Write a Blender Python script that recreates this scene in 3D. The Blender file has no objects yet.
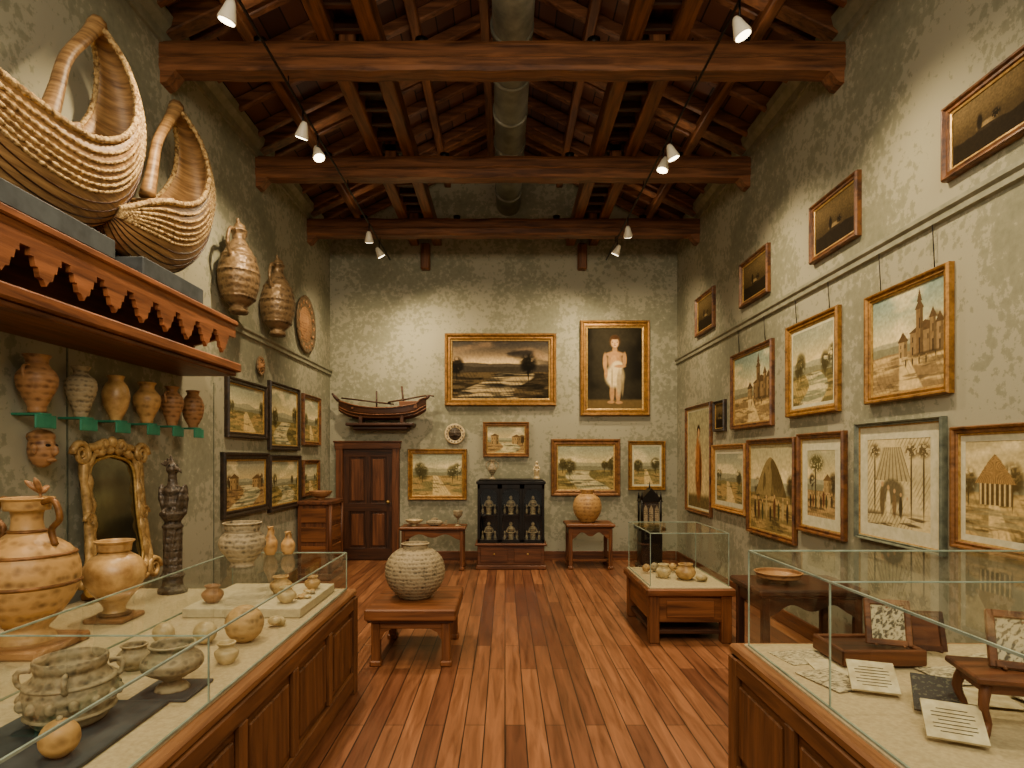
import bpy, bmesh, math, random
import numpy as np
from mathutils import Vector, Matrix
random.seed(5)
XL, XR, YB, CAMZ, F = -3.06, 3.01, 10.49, 1.8, 600.0
EAVE, RIDGE = 5.75, 7.25
YF = -3.0
# ------------------------------------------------------------------ materials
def lin(h):
    h = h.lstrip('#'); o = []
    for i in (0, 2, 4):
        c = int(h[i:i+2], 16)/255
        o.append(c/12.92 if c <= .04045 else ((c+.055)/1.055)**2.4)
    return (*o, 1)
def newmat(name):
    m = bpy.data.materials.new(name); m.use_nodes = True
    nt = m.node_tree; return m, nt, nt.nodes['Principled BSDF']
def ramp(nt, stops):
    r = nt.nodes.new('ShaderNodeValToRGB')
    e = r.color_ramp.elements
    e[0].position, e[0].color = stops[0][0], lin(stops[0][1])
    e[1].position, e[1].color = stops[-1][0], lin(stops[-1][1])
    for p, c in stops[1:-1]:
        x = e.new(p); x.color = lin(c)
    return r
def tex(nt, scale, detail=5, stretch=(1, 1, 1), rough=.55, dist=0):
    tc = nt.nodes.new('ShaderNodeTexCoord'); mp = nt.nodes.new('ShaderNodeMapping')
    mp.inputs['Scale'].default_value = stretch
    n = nt.nodes.new('ShaderNodeTexNoise')
    n.inputs['Scale'].default_value = scale; n.inputs['Detail'].default_value = detail
    n.inputs['Roughness'].default_value = rough; n.inputs['Distortion'].default_value = dist
    nt.links.new(tc.outputs['Object'], mp.inputs['Vector']); nt.links.new(mp.outputs[0], n.inputs['Vector'])
    return n, mp
def addbump(nt, b, fac, strength, dist=.01):
    bp = nt.nodes.new('ShaderNodeBump'); bp.inputs['Strength'].default_value = strength
    bp.inputs['Distance'].default_value = dist
    nt.links.new(fac, bp.inputs['Height']); nt.links.new(bp.outputs[0], b.inputs['Normal'])
def mk(name, c1, c2=None, rough=.55, metal=0, scale=12, bump=.3, stretch=(1, 1, 1), lo=.35, hi=.65, dist=0, bd=.01, spec=.5):
    m, nt, b = newmat(name)
    n, _ = tex(nt, scale, 6, stretch, dist=dist)
    r = ramp(nt, [(lo, c1), (hi, c2 or c1)])
    nt.links.new(n.outputs[0], r.inputs[0]); nt.links.new(r.outputs[0], b.inputs['Base Color'])
    b.inputs['Roughness'].default_value = rough; b.inputs['Metallic'].default_value = metal
    b.inputs['Specular IOR Level'].default_value = spec
    if bump: addbump(nt, b, n.outputs[0], bump, bd)
    return m
def woodm(name, c1, c2, axis, rough=.45):
    st = [9, 9, 9]; st[axis] = .7
    return mk(name, c1, c2, rough, 0, 2.2, .25, tuple(st), .3, .7, dist=.6, spec=.35)
def carved(name, c1, c2, scale=30, rough=.5, metal=0, rings=0, strength=.8, vor=.55, lo=.45, hi=.95):
    m, nt, b = newmat(name)
    tc = nt.nodes.new('ShaderNodeTexCoord')
    v = nt.nodes.new('ShaderNodeTexVoronoi'); v.inputs['Scale'].default_value = scale
    nt.links.new(tc.outputs['Object'], v.inputs['Vector'])
    n = nt.nodes.new('ShaderNodeTexNoise'); n.inputs['Scale'].default_value = scale*.35; n.inputs['Detail'].default_value = 6
    nt.links.new(tc.outputs['Object'], n.inputs['Vector'])
    mx = nt.nodes.new('ShaderNodeMath'); mx.operation = 'MULTIPLY_ADD'
    nt.links.new(v.outputs['Distance'], mx.inputs[0]); mx.inputs[1].default_value = vor
    nt.links.new(n.outputs[0], mx.inputs[2])
    out = mx.outputs[0]
    if rings:
        w = nt.nodes.new('ShaderNodeTexWave'); w.bands_direction = 'Z'; w.inputs['Scale'].default_value = rings
        w.inputs['Distortion'].default_value = .6
        nt.links.new(tc.outputs['Object'], w.inputs['Vector'])
        m2 = nt.nodes.new('ShaderNodeMath'); m2.operation = 'MULTIPLY_ADD'
        nt.links.new(w.outputs['Fac'], m2.inputs[0]); m2.inputs[1].default_value = .3
        nt.links.new(out, m2.inputs[2]); out = m2.outputs[0]
    r = ramp(nt, [(lo, c1), (hi, c2)])
    nt.links.new(out, r.inputs[0]); nt.links.new(r.outputs[0], b.inputs['Base Color'])
    b.inputs['Roughness'].default_value = rough; b.inputs['Metallic'].default_value = metal
    b.inputs['Specular IOR Level'].default_value = .35
    addbump(nt, b, out, strength, .012)
    return m

WOOD = {}
def W(kind, axis):
    k = (kind, axis)
    if k not in WOOD:
        c = {'beam': ('#371e10', '#875633'), 'red': ('#3a1e10', '#744527'), 'dark': ('#22130b', '#4e2c18'),
             'table': ('#45250f', '#88522c'), 'shelf': ('#4e2914', '#945a32'), 'case': ('#432610', '#7d4f2b'),
             'edge': ('#62391c', '#9c6c40'), 'rafter': ('#3d2112', '#865637')}[kind]
        WOOD[k] = woodm('wood_%s_%d' % (kind, axis), c[0], c[1], axis)
    return WOOD[k]

def wall_mat():
    m, nt, b = newmat('sage_plaster')
    n, _ = tex(nt, 1.1, 4)
    n2, _ = tex(nt, 20, 7, rough=.65)
    tc = nt.nodes.new('ShaderNodeTexCoord')
    v = nt.nodes.new('ShaderNodeTexVoronoi'); v.feature = 'SMOOTH_F1'; v.inputs['Scale'].default_value = 14
    nt.links.new(tc.outputs['Object'], v.inputs['Vector'])
    a = nt.nodes.new('ShaderNodeMath'); a.operation = 'MULTIPLY_ADD'
    nt.links.new(n2.outputs[0], a.inputs[0]); a.inputs[1].default_value = .7; nt.links.new(n.outputs[0], a.inputs[2])
    a2 = nt.nodes.new('ShaderNodeMath'); a2.operation = 'MULTIPLY_ADD'
    nt.links.new(v.outputs['Distance'], a2.inputs[0]); a2.inputs[1].default_value = .3; nt.links.new(a.outputs[0], a2.inputs[2])
    r = ramp(nt, [(.6, '#71715d'), (.98, '#88866f'), (1.35, '#9b9781')])
    nt.links.new(a2.outputs[0], r.inputs[0]); nt.links.new(r.outputs[0], b.inputs['Base Color'])
    b.inputs['Roughness'].default_value = .85; b.inputs['Specular IOR Level'].default_value = .2
    addbump(nt, b, n2.outputs[0], .2, .008)
    return m
WALL = wall_mat()
def floor_mat():
    m, nt, b = newmat('floor_planks')
    tc = nt.nodes.new('ShaderNodeTexCoord'); mp = nt.nodes.new('ShaderNodeMapping')
    mp.inputs['Rotation'].default_value = (0, 0, math.pi/2)
    br = nt.nodes.new('ShaderNodeTexBrick')
    br.inputs['Scale'].default_value = 1; br.inputs['Brick Width'].default_value = 1.7
    br.inputs['Row Height'].default_value = .135; br.inputs['Mortar Size'].default_value = .004
    br.inputs['Mortar Smooth'].default_value = .1
    br.inputs['Color1'].default_value = lin('#6e4128'); br.inputs['Color2'].default_value = lin('#a06a43')
    br.inputs['Mortar'].default_value = lin('#1c0d07'); br.offset = .37
    nt.links.new(tc.outputs['Object'], mp.inputs[0]); nt.links.new(mp.outputs[0], br.inputs['Vector'])
    n, _ = tex(nt, 2.5, 7, (8, .6, 1), dist=.8)
    r = ramp(nt, [(.25, '#857264'), (.7, '#ffffff')])
    nt.links.new(n.outputs[0], r.inputs[0])
    mx = nt.nodes.new('ShaderNodeMix'); mx.data_type = 'RGBA'; mx.blend_type = 'MULTIPLY'; mx.inputs[0].default_value = .9
    nt.links.new(br.outputs['Color'], mx.inputs[6]); nt.links.new(r.outputs[0], mx.inputs[7])
    nt.links.new(mx.outputs[2], b.inputs['Base Color'])
    rr = nt.nodes.new('ShaderNodeMapRange'); rr.inputs[3].default_value = .26; rr.inputs[4].default_value = .48
    nt.links.new(n.outputs[0], rr.inputs[0]); nt.links.new(rr.outputs[0], b.inputs['Roughness'])
    addbump(nt, b, br.outputs['Fac'], -.35, .004)
    return m
def deck_mat():
    m, nt, b = newmat('roof_boards')
    tc = nt.nodes.new('ShaderNodeTexCoord'); mp = nt.nodes.new('ShaderNodeMapping')
    mp.inputs['Rotation'].default_value = (0, 0, math.pi/2)
    br = nt.nodes.new('ShaderNodeTexBrick')
    br.inputs['Scale'].default_value = 1; br.inputs['Brick Width'].default_value = 2.3
    br.inputs['Row Height'].default_value = .2; br.inputs['Mortar Size'].default_value = .008
    br.inputs['Color1'].default_value = lin('#40241a'); br.inputs['Color2'].default_value = lin('#6b432e')
    br.inputs['Mortar'].default_value = lin('#0f0705')
    nt.links.new(tc.outputs['Object'], mp.inputs[0]); nt.links.new(mp.outputs[0], br.inputs['Vector'])
    nt.links.new(br.outputs['Color'], b.inputs['Base Color']); b.inputs['Roughness'].default_value = .7
    return m
def glass_mat():
    m = bpy.data.materials.new('case_glass'); m.use_nodes = True; nt = m.node_tree; nt.nodes.clear()
    o = nt.nodes.new('ShaderNodeOutputMaterial'); mx = nt.nodes.new('ShaderNodeMixShader')
    t = nt.nodes.new('ShaderNodeBsdfTransparent'); t.inputs[0].default_value = (.95, .98, .95, 1)
    g = nt.nodes.new('ShaderNodeBsdfGlossy'); g.inputs['Roughness'].default_value = .02
    lw = nt.nodes.new('ShaderNodeLayerWeight'); lw.inputs[0].default_value = .5
    p = nt.nodes.new('ShaderNodeMath'); p.operation = 'POWER'; p.inputs[1].default_value = 3.4
    q = nt.nodes.new('ShaderNodeMath'); q.operation = 'MULTIPLY_ADD'; q.inputs[1].default_value = .5; q.inputs[2].default_value = .04
    nt.links.new(lw.outputs['Facing'], p.inputs[0]); nt.links.new(p.outputs[0], q.inputs[0])
    nt.links.new(q.outputs[0], mx.inputs[0]); nt.links.new(t.outputs[0], mx.inputs[1]); nt.links.new(g.outputs[0], mx.inputs[2])
    nt.links.new(mx.outputs[0], o.inputs[0]); return m
GLASS = glass_mat()
GEDGE = mk('glass_edge', '#7d8f82', '#a8b8a6', .2, .2, 8, 0)
GOLD = carved('gilt_frame', '#4c300f', '#9c6f30', 40, .45, .35, 0, .4, .3, .3, .85)
GOLD2 = carved('worn_gilt', '#42270f', '#865a2e', 36, .48, .3, 0, .4, .3, .3, .85)
PALEGILT = carved('pale_gilt', '#5e4422', '#c09c62', 40, .45, .3, 0, .4, .3, .3, .85)
BROWNF = mk('walnut_frame', '#3f2311', '#7c4e23', .4, .1, 14, .3)
BLACKF = mk('ebony_frame', '#150f0a', '#3a2b1e', .4, .1, 20, .4)
PINEF = mk('oak_frame', '#84561f', '#ae7d40', .45, 0, 14, .3)
GREYF = mk('grey_frame', '#454b3e', '#6e725e', .5, 0, 14, .2)
LINER = mk('frame_liner', '#94702f', '#c09c58', .4, .4, 30, .2)
MATBD = mk('mat_board', '#bcb898', '#d0caac', .8, 0, 20, .05, spec=.1)
CLAY = carved('carved_clay', '#5c4629', '#b8945f', 34, .6, 0, 7, .5)
CLAY2 = carved('carved_grey_clay', '#3c3427', '#988868', 40, .6, 0, 9, .6)
OCHRE = mk('ochre_glaze', '#8a6434', '#c9a266', .38, 0, 9, .15)
OCHRE2 = carved('ochre_incised', '#6e4f2c', '#b58c54', 26, .45, 0, 5, .35)
RUST = carved('rust_ware', '#4f2e18', '#a0744a', 24, .45, 0, 8, .5)
CREAM = mk('cream_ware', '#a08a5e', '#cfba8c', .4, 0, 12, .2)
BRONZE = carved('bronze_relief', '#2a1f16', '#7a6244', 26, .42, .3, 4, .9)
DARKST = carved('dark_stone', '#0f0c09', '#4a3e31', 40, .45, .1, 6, 1)
BLACK = mk('black_lacquer', '#090705', '#17120d', .35, 0, 10, .1, spec=.3)
BLKMET = mk('black_metal', '#100e0c', '#1a1714', .4, .6, 10, 0)
BED = mk('case_linen', '#a3926e', '#b8a680', .9, 0, 60, .1)
WHITE = mk('white_plinth', '#b5a785', '#c6b894', .8, 0, 30, .05)
TEAL = mk('teal_label', '#1c6b52', '#2f8668', .5, 0, 10, .05)
STEEL = mk('duct_steel', '#62645a', '#8b8c7c', .42, .25, 5, .1)
SHADE = mk('lamp_shade', '#d8ceb4', '#ece4cc', .4, 0, 5, 0)
ROPE = mk('rope_fibre', '#66492a', '#ccac74', .8, 0, 34, .9, (1, 1, 1), .35, .62, bd=.02, spec=.2)
HULL = mk('bent_hull_wood', '#64462a', '#b08854', .5, 0, 3, .4, (2, 1, 14), .3, .7)
GREYBL = mk('slate_block', '#262b2d', '#3c4244', .7, 0, 8, .2)
PAPER = mk('old_paper', '#b0a07a', '#d0c4a0', .85, 0, 18, .05)
PRINT = mk('printed_paper', '#564e3c', '#bfb290', .85, 0, 45, .05, (1, 3, 1), .42, .52)
INKBL = mk('black_card', '#0e0e0a', '#4b4a38', .6, 0, 70, .05, (1, 1, 1), .55, .62)
TRIM = mk('painted_trim', '#767660', '#8c8a74', .6, 0, 10, .05)
BULB, nt_, b_ = newmat('bulb_glow')
b_.inputs['Emission Color'].default_value = (1, .82, .5, 1); b_.inputs['Emission Strength'].default_value = 14
MIRR = mk('mirror_glass', '#5c5a4a', '#8a8872', .12, .9, 3, 0)
def vcol_mat():
    m, nt, b = newmat('oil_canvas')
    a = nt.nodes.new('ShaderNodeVertexColor'); a.layer_name = 'Col'
    nt.links.new(a.outputs[0], b.inputs['Base Color']); b.inputs['Roughness'].default_value = .8
    b.inputs['Specular IOR Level'].default_value = .08
    n, _ = tex(nt, 90, 3); addbump(nt, b, n.outputs[0], .15, .003)
    return m
CANVAS = vcol_mat()
# ------------------------------------------------------------------ mesh builder
class B:
    def __init__(s, name):
        s.name = name; s.v = []; s.f = []; s.mi = []; s.sm = []; s.mats = []; s.M = Matrix.Identity(4)
    def add(s, verts, faces, mat, smooth=False):
        if mat not in s.mats: s.mats.append(mat)
        k = s.mats.index(mat); o = len(s.v)
        s.v += [s.M @ Vector(v) for v in verts]
        for f in faces:
            s.f.append([i+o for i in f]); s.mi.append(k); s.sm.append(smooth)
        return s
    def box(s, x0, x1, y0, y1, z0, z1, mat, bev=.006, R=None):
        bm = bmesh.new(); bmesh.ops.create_cube(bm, size=1)
        dx, dy, dz = x1-x0, y1-y0, z1-z0
        for v in bm.verts: v.co = Vector((v.co.x*dx, v.co.y*dy, v.co.z*dz))
        bev = min(bev, .3*min(dx, dy, dz))
        if bev > .0008: bmesh.ops.bevel(bm, geom=bm.edges[:], offset=bev, segments=1, affect='EDGES')
        c = Vector(((x0+x1)/2, (y0+y1)/2, (z0+z1)/2))
        bm.verts.index_update()
        vs = [(R @ v.co if R else v.co)+c for v in bm.verts]
        fs = [[v.index for v in f.verts] for f in bm.faces]; bm.free()
        return s.add(vs, fs, mat)
    def lathe(s, prof, c, mat, seg=32, sx=1, sy=1):
        vs = []; fs = []; n = len(prof)
        for r, z in prof:
            for j in range(seg):
                a = 2*math.pi*j/seg
                vs.append((c[0]+r*math.cos(a)*sx, c[1]+r*math.sin(a)*sy, c[2]+z))
        for i in range(n-1):
            for j in range(seg):
                k = (j+1) % seg
                fs.append([i*seg+j, i*seg+k, (i+1)*seg+k, (i+1)*seg+j])
        fs.append(list(range(seg))[::-1]); fs.append([(n-1)*seg+j for j in range(seg)])
        return s.add(vs, fs, mat, True)
    def tube(s, pts, rad, mat, seg=8, closed=False, flat=1):
        pts = [Vector(p) for p in pts]; n = len(pts)
        if not hasattr(rad, '__len__'): rad = [rad]*n
        vs = []; fs = []; up = None
        for i, p in enumerate(pts):
            a = pts[(i-1) % n] if (closed or i > 0) else p
            b = pts[(i+1) % n] if (closed or i < n-1) else p
            t = (b-a).normalized()
            if up is None:
                up = Vector((0, 0, 1)) if abs(t.z) < .9 else Vector((1, 0, 0))
            u = (up-t*up.dot(t)).normalized(); up = u; w = t.cross(u)
            for j in range(seg):
                an = 2*math.pi*j/seg
                vs.append(p+(u*math.cos(an)+w*math.sin(an)*flat)*rad[i])
        m = n if closed else n-1
        for i in range(m):
            for j in range(seg):
                k = (j+1) % seg; q = (i+1) % n
                fs.append([i*seg+j, i*seg+k, q*seg+k, q*seg+j])
        if not closed:
            fs.append(list(range(seg))[::-1]); fs.append([(n-1)*seg+j for j in range(seg)])
        return s.add(vs, fs, mat, True)
    def ell(s, c, r, mat, R=None, seg=16, ring=10):
        vs = []; fs = []; c = Vector(c)
        if not hasattr(r, '__len__'): r = (r, r, r)
        for i in range(ring+1):
            th = math.pi*i/ring
            th = min(max(th, .02), math.pi-.02)
            for j in range(seg):
                a = 2*math.pi*j/seg
                p = Vector((r[0]*math.sin(th)*math.cos(a), r[1]*math.sin(th)*math.sin(a), r[2]*math.cos(th)))
                vs.append((R @ p if R else p)+c)
        for i in range(ring):
            for j in range(seg):
                k = (j+1) % seg
                fs.append([i*seg+j, (i+1)*seg+j, (i+1)*seg+k, i*seg+k])
        fs.append(list(range(seg))); fs.append([ring*seg+j for j in range(seg)][::-1])
        return s.add(vs, fs, mat, True)
    def prism(s, poly, fn, t0, t1, mat, smooth=False):
        n = len(poly)
        vs = [fn(a, b, t0) for a, b in poly]+[fn(a, b, t1) for a, b in poly]
        fs = [[i, (i+1) % n, (i+1) % n+n, i+n] for i in range(n)]
        fs.append(list(range(n))[::-1]); fs.append([i+n for i in range(n)])
        return s.add(vs, fs, mat, smooth)
    def build(s, parent=None, origin=None, mods=None):
        me = bpy.data.meshes.new(s.name)
        if origin is None:
            xs = [v.x for v in s.v]; ys = [v.y for v in s.v]; zs = [v.z for v in s.v]
            origin = Vector(((min(xs)+max(xs))/2, (min(ys)+max(ys))/2, min(zs)))
        origin = Vector(origin)
        me.from_pydata([v-origin for v in s.v], [], s.f)
        for m in s.mats: me.materials.append(m)
        me.polygons.foreach_set('material_index', s.mi); me.polygons.foreach_set('use_smooth', s.sm)
        bm = bmesh.new(); bm.from_mesh(me); bmesh.ops.recalc_face_normals(bm, faces=bm.faces[:]); bm.to_mesh(me); bm.free()
        me.update()
        ob = bpy.data.objects.new(s.name, me); bpy.context.collection.objects.link(ob)
        if parent: ob.parent = parent
        else: ob.location = origin
        if mods: mods(ob)
        return ob
def remesh(vox):
    def f(ob):
        m = ob.modifiers.new('r', 'REMESH'); m.mode = 'VOXEL'; m.voxel_size = vox; m.use_smooth_shade = True
        q = ob.modifiers.new('s', 'SMOOTH'); q.iterations = 2
    return f
def cr(pts, n):
    P = np.array(pts, float); m = len(P); out = []
    for i in range(n):
        t = i/(n-1)*(m-1); k = min(int(t), m-2); u = t-k
        p0, p1, p2, p3 = P[max(k-1, 0)], P[k], P[k+1], P[min(k+2, m-1)]
        out.append(.5*((2*p1)+(-p0+p2)*u+(2*p0-5*p1+4*p2-p3)*u*u+(-p0+3*p1-3*p2+p3)*u**3))
    return [tuple(float(x) for x in o) for o in out]
def sprof(pts, n=28): return [(max(r, .002), z) for r, z in cr(pts, n)]
# ------------------------------------------------------------------ room shell
b = B('floor'); b.box(XL-.2, XR+.2, YF, YB+.2, -.15, 0, floor_mat(), 0); b.build(origin=(0, 0, 0))
b = B('wall_left'); b.box(XL-.2, XL, YF, YB+.2, 0, EAVE+.05, WALL, 0); b.build(origin=(XL, 0, 0))
b = B('wall_right'); b.box(XR, XR+.2, YF, YB+.2, 0, EAVE+.05, WALL, 0); b.build(origin=(XR, 0, 0))
xc = (XL+XR)/2
b = B('wall_back')
b.prism([(XL, 0), (XR, 0), (XR, EAVE), (xc, RIDGE), (XL, EAVE)], lambda a, c, t: (a, t, c), YB, YB+.2, WALL)
b.build(origin=(0, YB, 0))
DECK = deck_mat()
b = B('ceiling')
for sgn, xe in ((-1, XL-.15), (1, XR+.15)):
    ze = EAVE-.07
    b.add([(xe, YF, ze), (xe, YB+.2, ze), (xc, YB+.2, RIDGE), (xc, YF, RIDGE),
           (xe, YF, ze+.08), (xe, YB+.2, ze+.08), (xc, YB+.2, RIDGE+.08), (xc, YF, RIDGE+.08)],
          [[0, 1, 2, 3], [4, 7, 6, 5], [0, 4, 5, 1], [1, 5, 6, 2], [2, 6, 7, 3], [3, 7, 4, 0]], DECK)
b.build(origin=(0, 0, 0))
def beam(bb, p0, p1, w, h, mat, upv=(0, 0, 1)):
    p0 = Vector(p0); p1 = Vector(p1); d = p1-p0; L = d.length; d.normalize()
    u = Vector(upv); u = (u-d*u.dot(d))
    if u.length < .01: u = Vector((1, 0, 0))
    u.normalize(); s_ = d.cross(u)
    R = Matrix((s_, d, u)).transposed()
    c = (p0+p1)/2
    bb.box(c.x-w/2, c.x+w/2, c.y-L/2, c.y+L/2, c.z-h/2, c.z+h/2, mat, .012, R)
TY = [5.4, 7.44, 9.36]
b = B('roof_rafters')
y = 2.0
while y < YB:
    for xe in (XL, XR):
        beam(b, (xe, y, EAVE-.08), (xc, y, RIDGE-.08), .08, .13, W('rafter', 0))
    y += .52
b.build()
b = B('roof_purlins')
for fr in (.2, .68, .93):
    for xe in (XL, XR):
        x = xe+(xc-xe)*fr; z = EAVE+(RIDGE-EAVE)*fr-.2
        beam(b, (x, 1.5, z), (x, YB, z), .11, .13, W('beam', 1))
b.build()
for ty in TY+[3.3]:
    b = B('roof_tie_beam')
    n = 60; vs = []; fs = []
    for i in range(n+1):
        x = XL+(XR-XL)*i/n
        wv = .006*math.sin(i*.6+ty*7)+.004*math.sin(i*1.7+ty)
        for yy, zz in ((-.08, 5.23), (-.1, 5.26), (-.1, 5.33), (-.085, 5.345), (-.1, 5.36), (-.1, 5.45), (-.08, 5.49), (.08, 5.49), (.1, 5.45), (.1, 5.26), (.08, 5.23)):
            vs.append((x, ty+yy+wv*.5, zz+wv))
    Q = 11
    for i in range(n):
        for j in range(Q):
            k = (j+1) % Q; fs.append([i*Q+j, i*Q+k, (i+1)*Q+k, (i+1)*Q+j])
    fs.append(list(range(Q))); fs.append([n*Q+j for j in range(Q)])
    b.add(vs, fs, W('beam', 0))
    for sx, xe in ((1, XL), (-1, XR)):
        b.prism([(xe, 5.12), (xe+sx*.05, 5.13), (xe+sx*.1, 5.19), (xe+sx*.14, 5.24), (xe, 5.24)],
                lambda a, c, t: (a, t, c), ty-.08, ty+.08, W('beam', 0))
        beam(b, (xe, ty, EAVE-.1), (xc, ty, RIDGE-.14), .16, .2, W('beam', 0))
        beam(b, (xc-sx*1.38, ty, 5.45), (xc-sx*1.38, ty, 6.4), .15, .15, W('beam', 2))
    b.build()
for X in (-1.38, 1.34):
    b = B('roof_girder')
    for dx in (-.2, .2):
        beam(b, (X+dx, 2.0, 5.6), (X+dx, YB, 5.6), .15, .22, W('beam', 1))
    yy = 2.3
    while yy < YB-.2:
        beam(b, (X-.2, yy, 5.6), (X+.2, yy, 5.6), .07, .1, W('dark', 0)); yy += .3
    b.box(X-.26, X+.26, 2.0, YB, 5.69, 5.72, W('dark', 1), 0)
    b.box(X-.08, X+.08, YB-.14, YB, 5.05, 5.5, W('beam', 2), .02)
    b.build()
b = B('ventilation_duct')
b.tube([(.1, 2.0, 6.22), (.06, YB, 6.22)], .21, STEEL, 28)
yy = 2.4
while yy < YB:
    b.tube([(.098-.004*yy, yy-.03, 6.22), (.098-.004*yy, yy+.03, 6.22)], .225, STEEL, 28); yy += .75
b.build()
for sx, x, nm in ((1, XL, 'left'), (-1, XR, 'right')):
    b = B('trim_cornice_'+nm)
    poly = [(0, 5.48), (.03, 5.48), (.04, 5.56), (.1, 5.62), (.12, 5.7), (0, 5.7)]
    b.prism([(x+sx*p, q) for p, q in poly], lambda a, c, t: (a, t, c), YF, YB, TRIM); b.build()
    b = B('baseboard_'+nm)
    b.box(*sorted((x, x+sx*.025)), YF, YB-.03, 0, .16, W('red', 1)); b.build()
    z = 3.27 if sx == 1 else 3.46
    b = B('trim_picture_rail_'+nm)
    b.prism([(x, z-.05), (x+sx*.03, z-.04), (x+sx*.03, z), (x+sx*.05, z+.02), (x+sx*.05, z+.05), (x, z+.05)],
            lambda a, c, t: (a, t, c), (5.8 if sx == 1 else YF), YB, TRIM); b.build()
b = B('baseboard_back')
b.box(-1.8, XR-.03, YB-.025, YB, 0, .16, W('red', 0)); b.box(XL+.03, -3.0, YB-.025, YB, 0, .16, W('red', 0)); b.build()
b = B('trim_wall_joint_left')
for yy in (4.19, 6.3):
    b.box(XL, XL+.006, yy-.006, yy+.006, .16, 2.58, GREYF, 0)
b.build()
# door
def bx(px): return (px-505)*YB/F
def bz(py): return CAMZ+(457-py)*YB/F
b = B('door_1')
x0, x1, zt = bx(344), bx(393), bz(449)
wd = W('dark', 2)
b.box(x0-.12, x0, YB-.09, YB, 0, zt+.02, W('red', 2)); b.box(x1, x1+.12, YB-.09, YB, 0, zt+.02, W('red', 2))
b.box(x0-.14, x1+.14, YB-.1, YB, zt, zt+.11, W('red', 0))
b.box(x0-.16, x1+.16, YB-.12, YB, zt+.11, zt+.14, W('red', 0))
b.box(x0, x1, YB-.035, YB, 0.01, zt, W('dark', 2))
xm = (x0+x1)/2
for a, c in ((x0, x0+.11), (xm-.05, xm+.05), (x1-.11, x1)): b.box(a, c, YB-.055, YB-.03, .01, zt, wd)
for a, c in ((.01, .22), (.85, 1.0), (zt-.14, zt)): b.box(x0, x1, YB-.056, YB-.03, a, c, W('dark', 0))
for a, c in ((x0+.14, xm-.08), (xm+.08, x1-.14)):
    for p, q in ((.26, .81), (1.04, zt-.18)): b.box(a, c, YB-.05, YB-.03, p, q, W('red', 2), .015)
b.ell((x1-.07, YB-.09, 1.02), .03, LINER); b.tube([(x1-.07, YB-.09, 1.02), (x1-.07, YB-.05, 1.02)], .012, LINER)
b.build()
# ------------------------------------------------------------------ painting art
_rng = np.random.RandomState(3); _T = _rng.rand(64, 64)
def vn(x, y, s=0):
    x = x+s*17.3; y = y+s*9.1
    xi = np.floor(x).astype(int); yi = np.floor(y).astype(int); fx = x-xi; fy = y-yi
    fx = fx*fx*(3-2*fx); fy = fy*fy*(3-2*fy)
    g = lambda a, c: _T[a % 64, c % 64]
    return (g(xi, yi)*(1-fx)+g(xi+1, yi)*fx)*(1-fy)+(g(xi, yi+1)*(1-fx)+g(xi+1, yi+1)*fx)*fy
def fbm(x, y, s=0, o=4):
    t = 0; a = .5; n = 0
    for i in range(o):
        t = t+a*vn(x, y, s+i); n += a; a *= .5; x = x*2; y = y*2
    return t/n
def ss(x, a, c):
    t = np.clip((x-a)/(c-a), 0, 1); return t*t*(3-2*t)
def hx(h): return np.array([int(h[i:i+2], 16)/255 for i in (1, 3, 5)])
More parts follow.
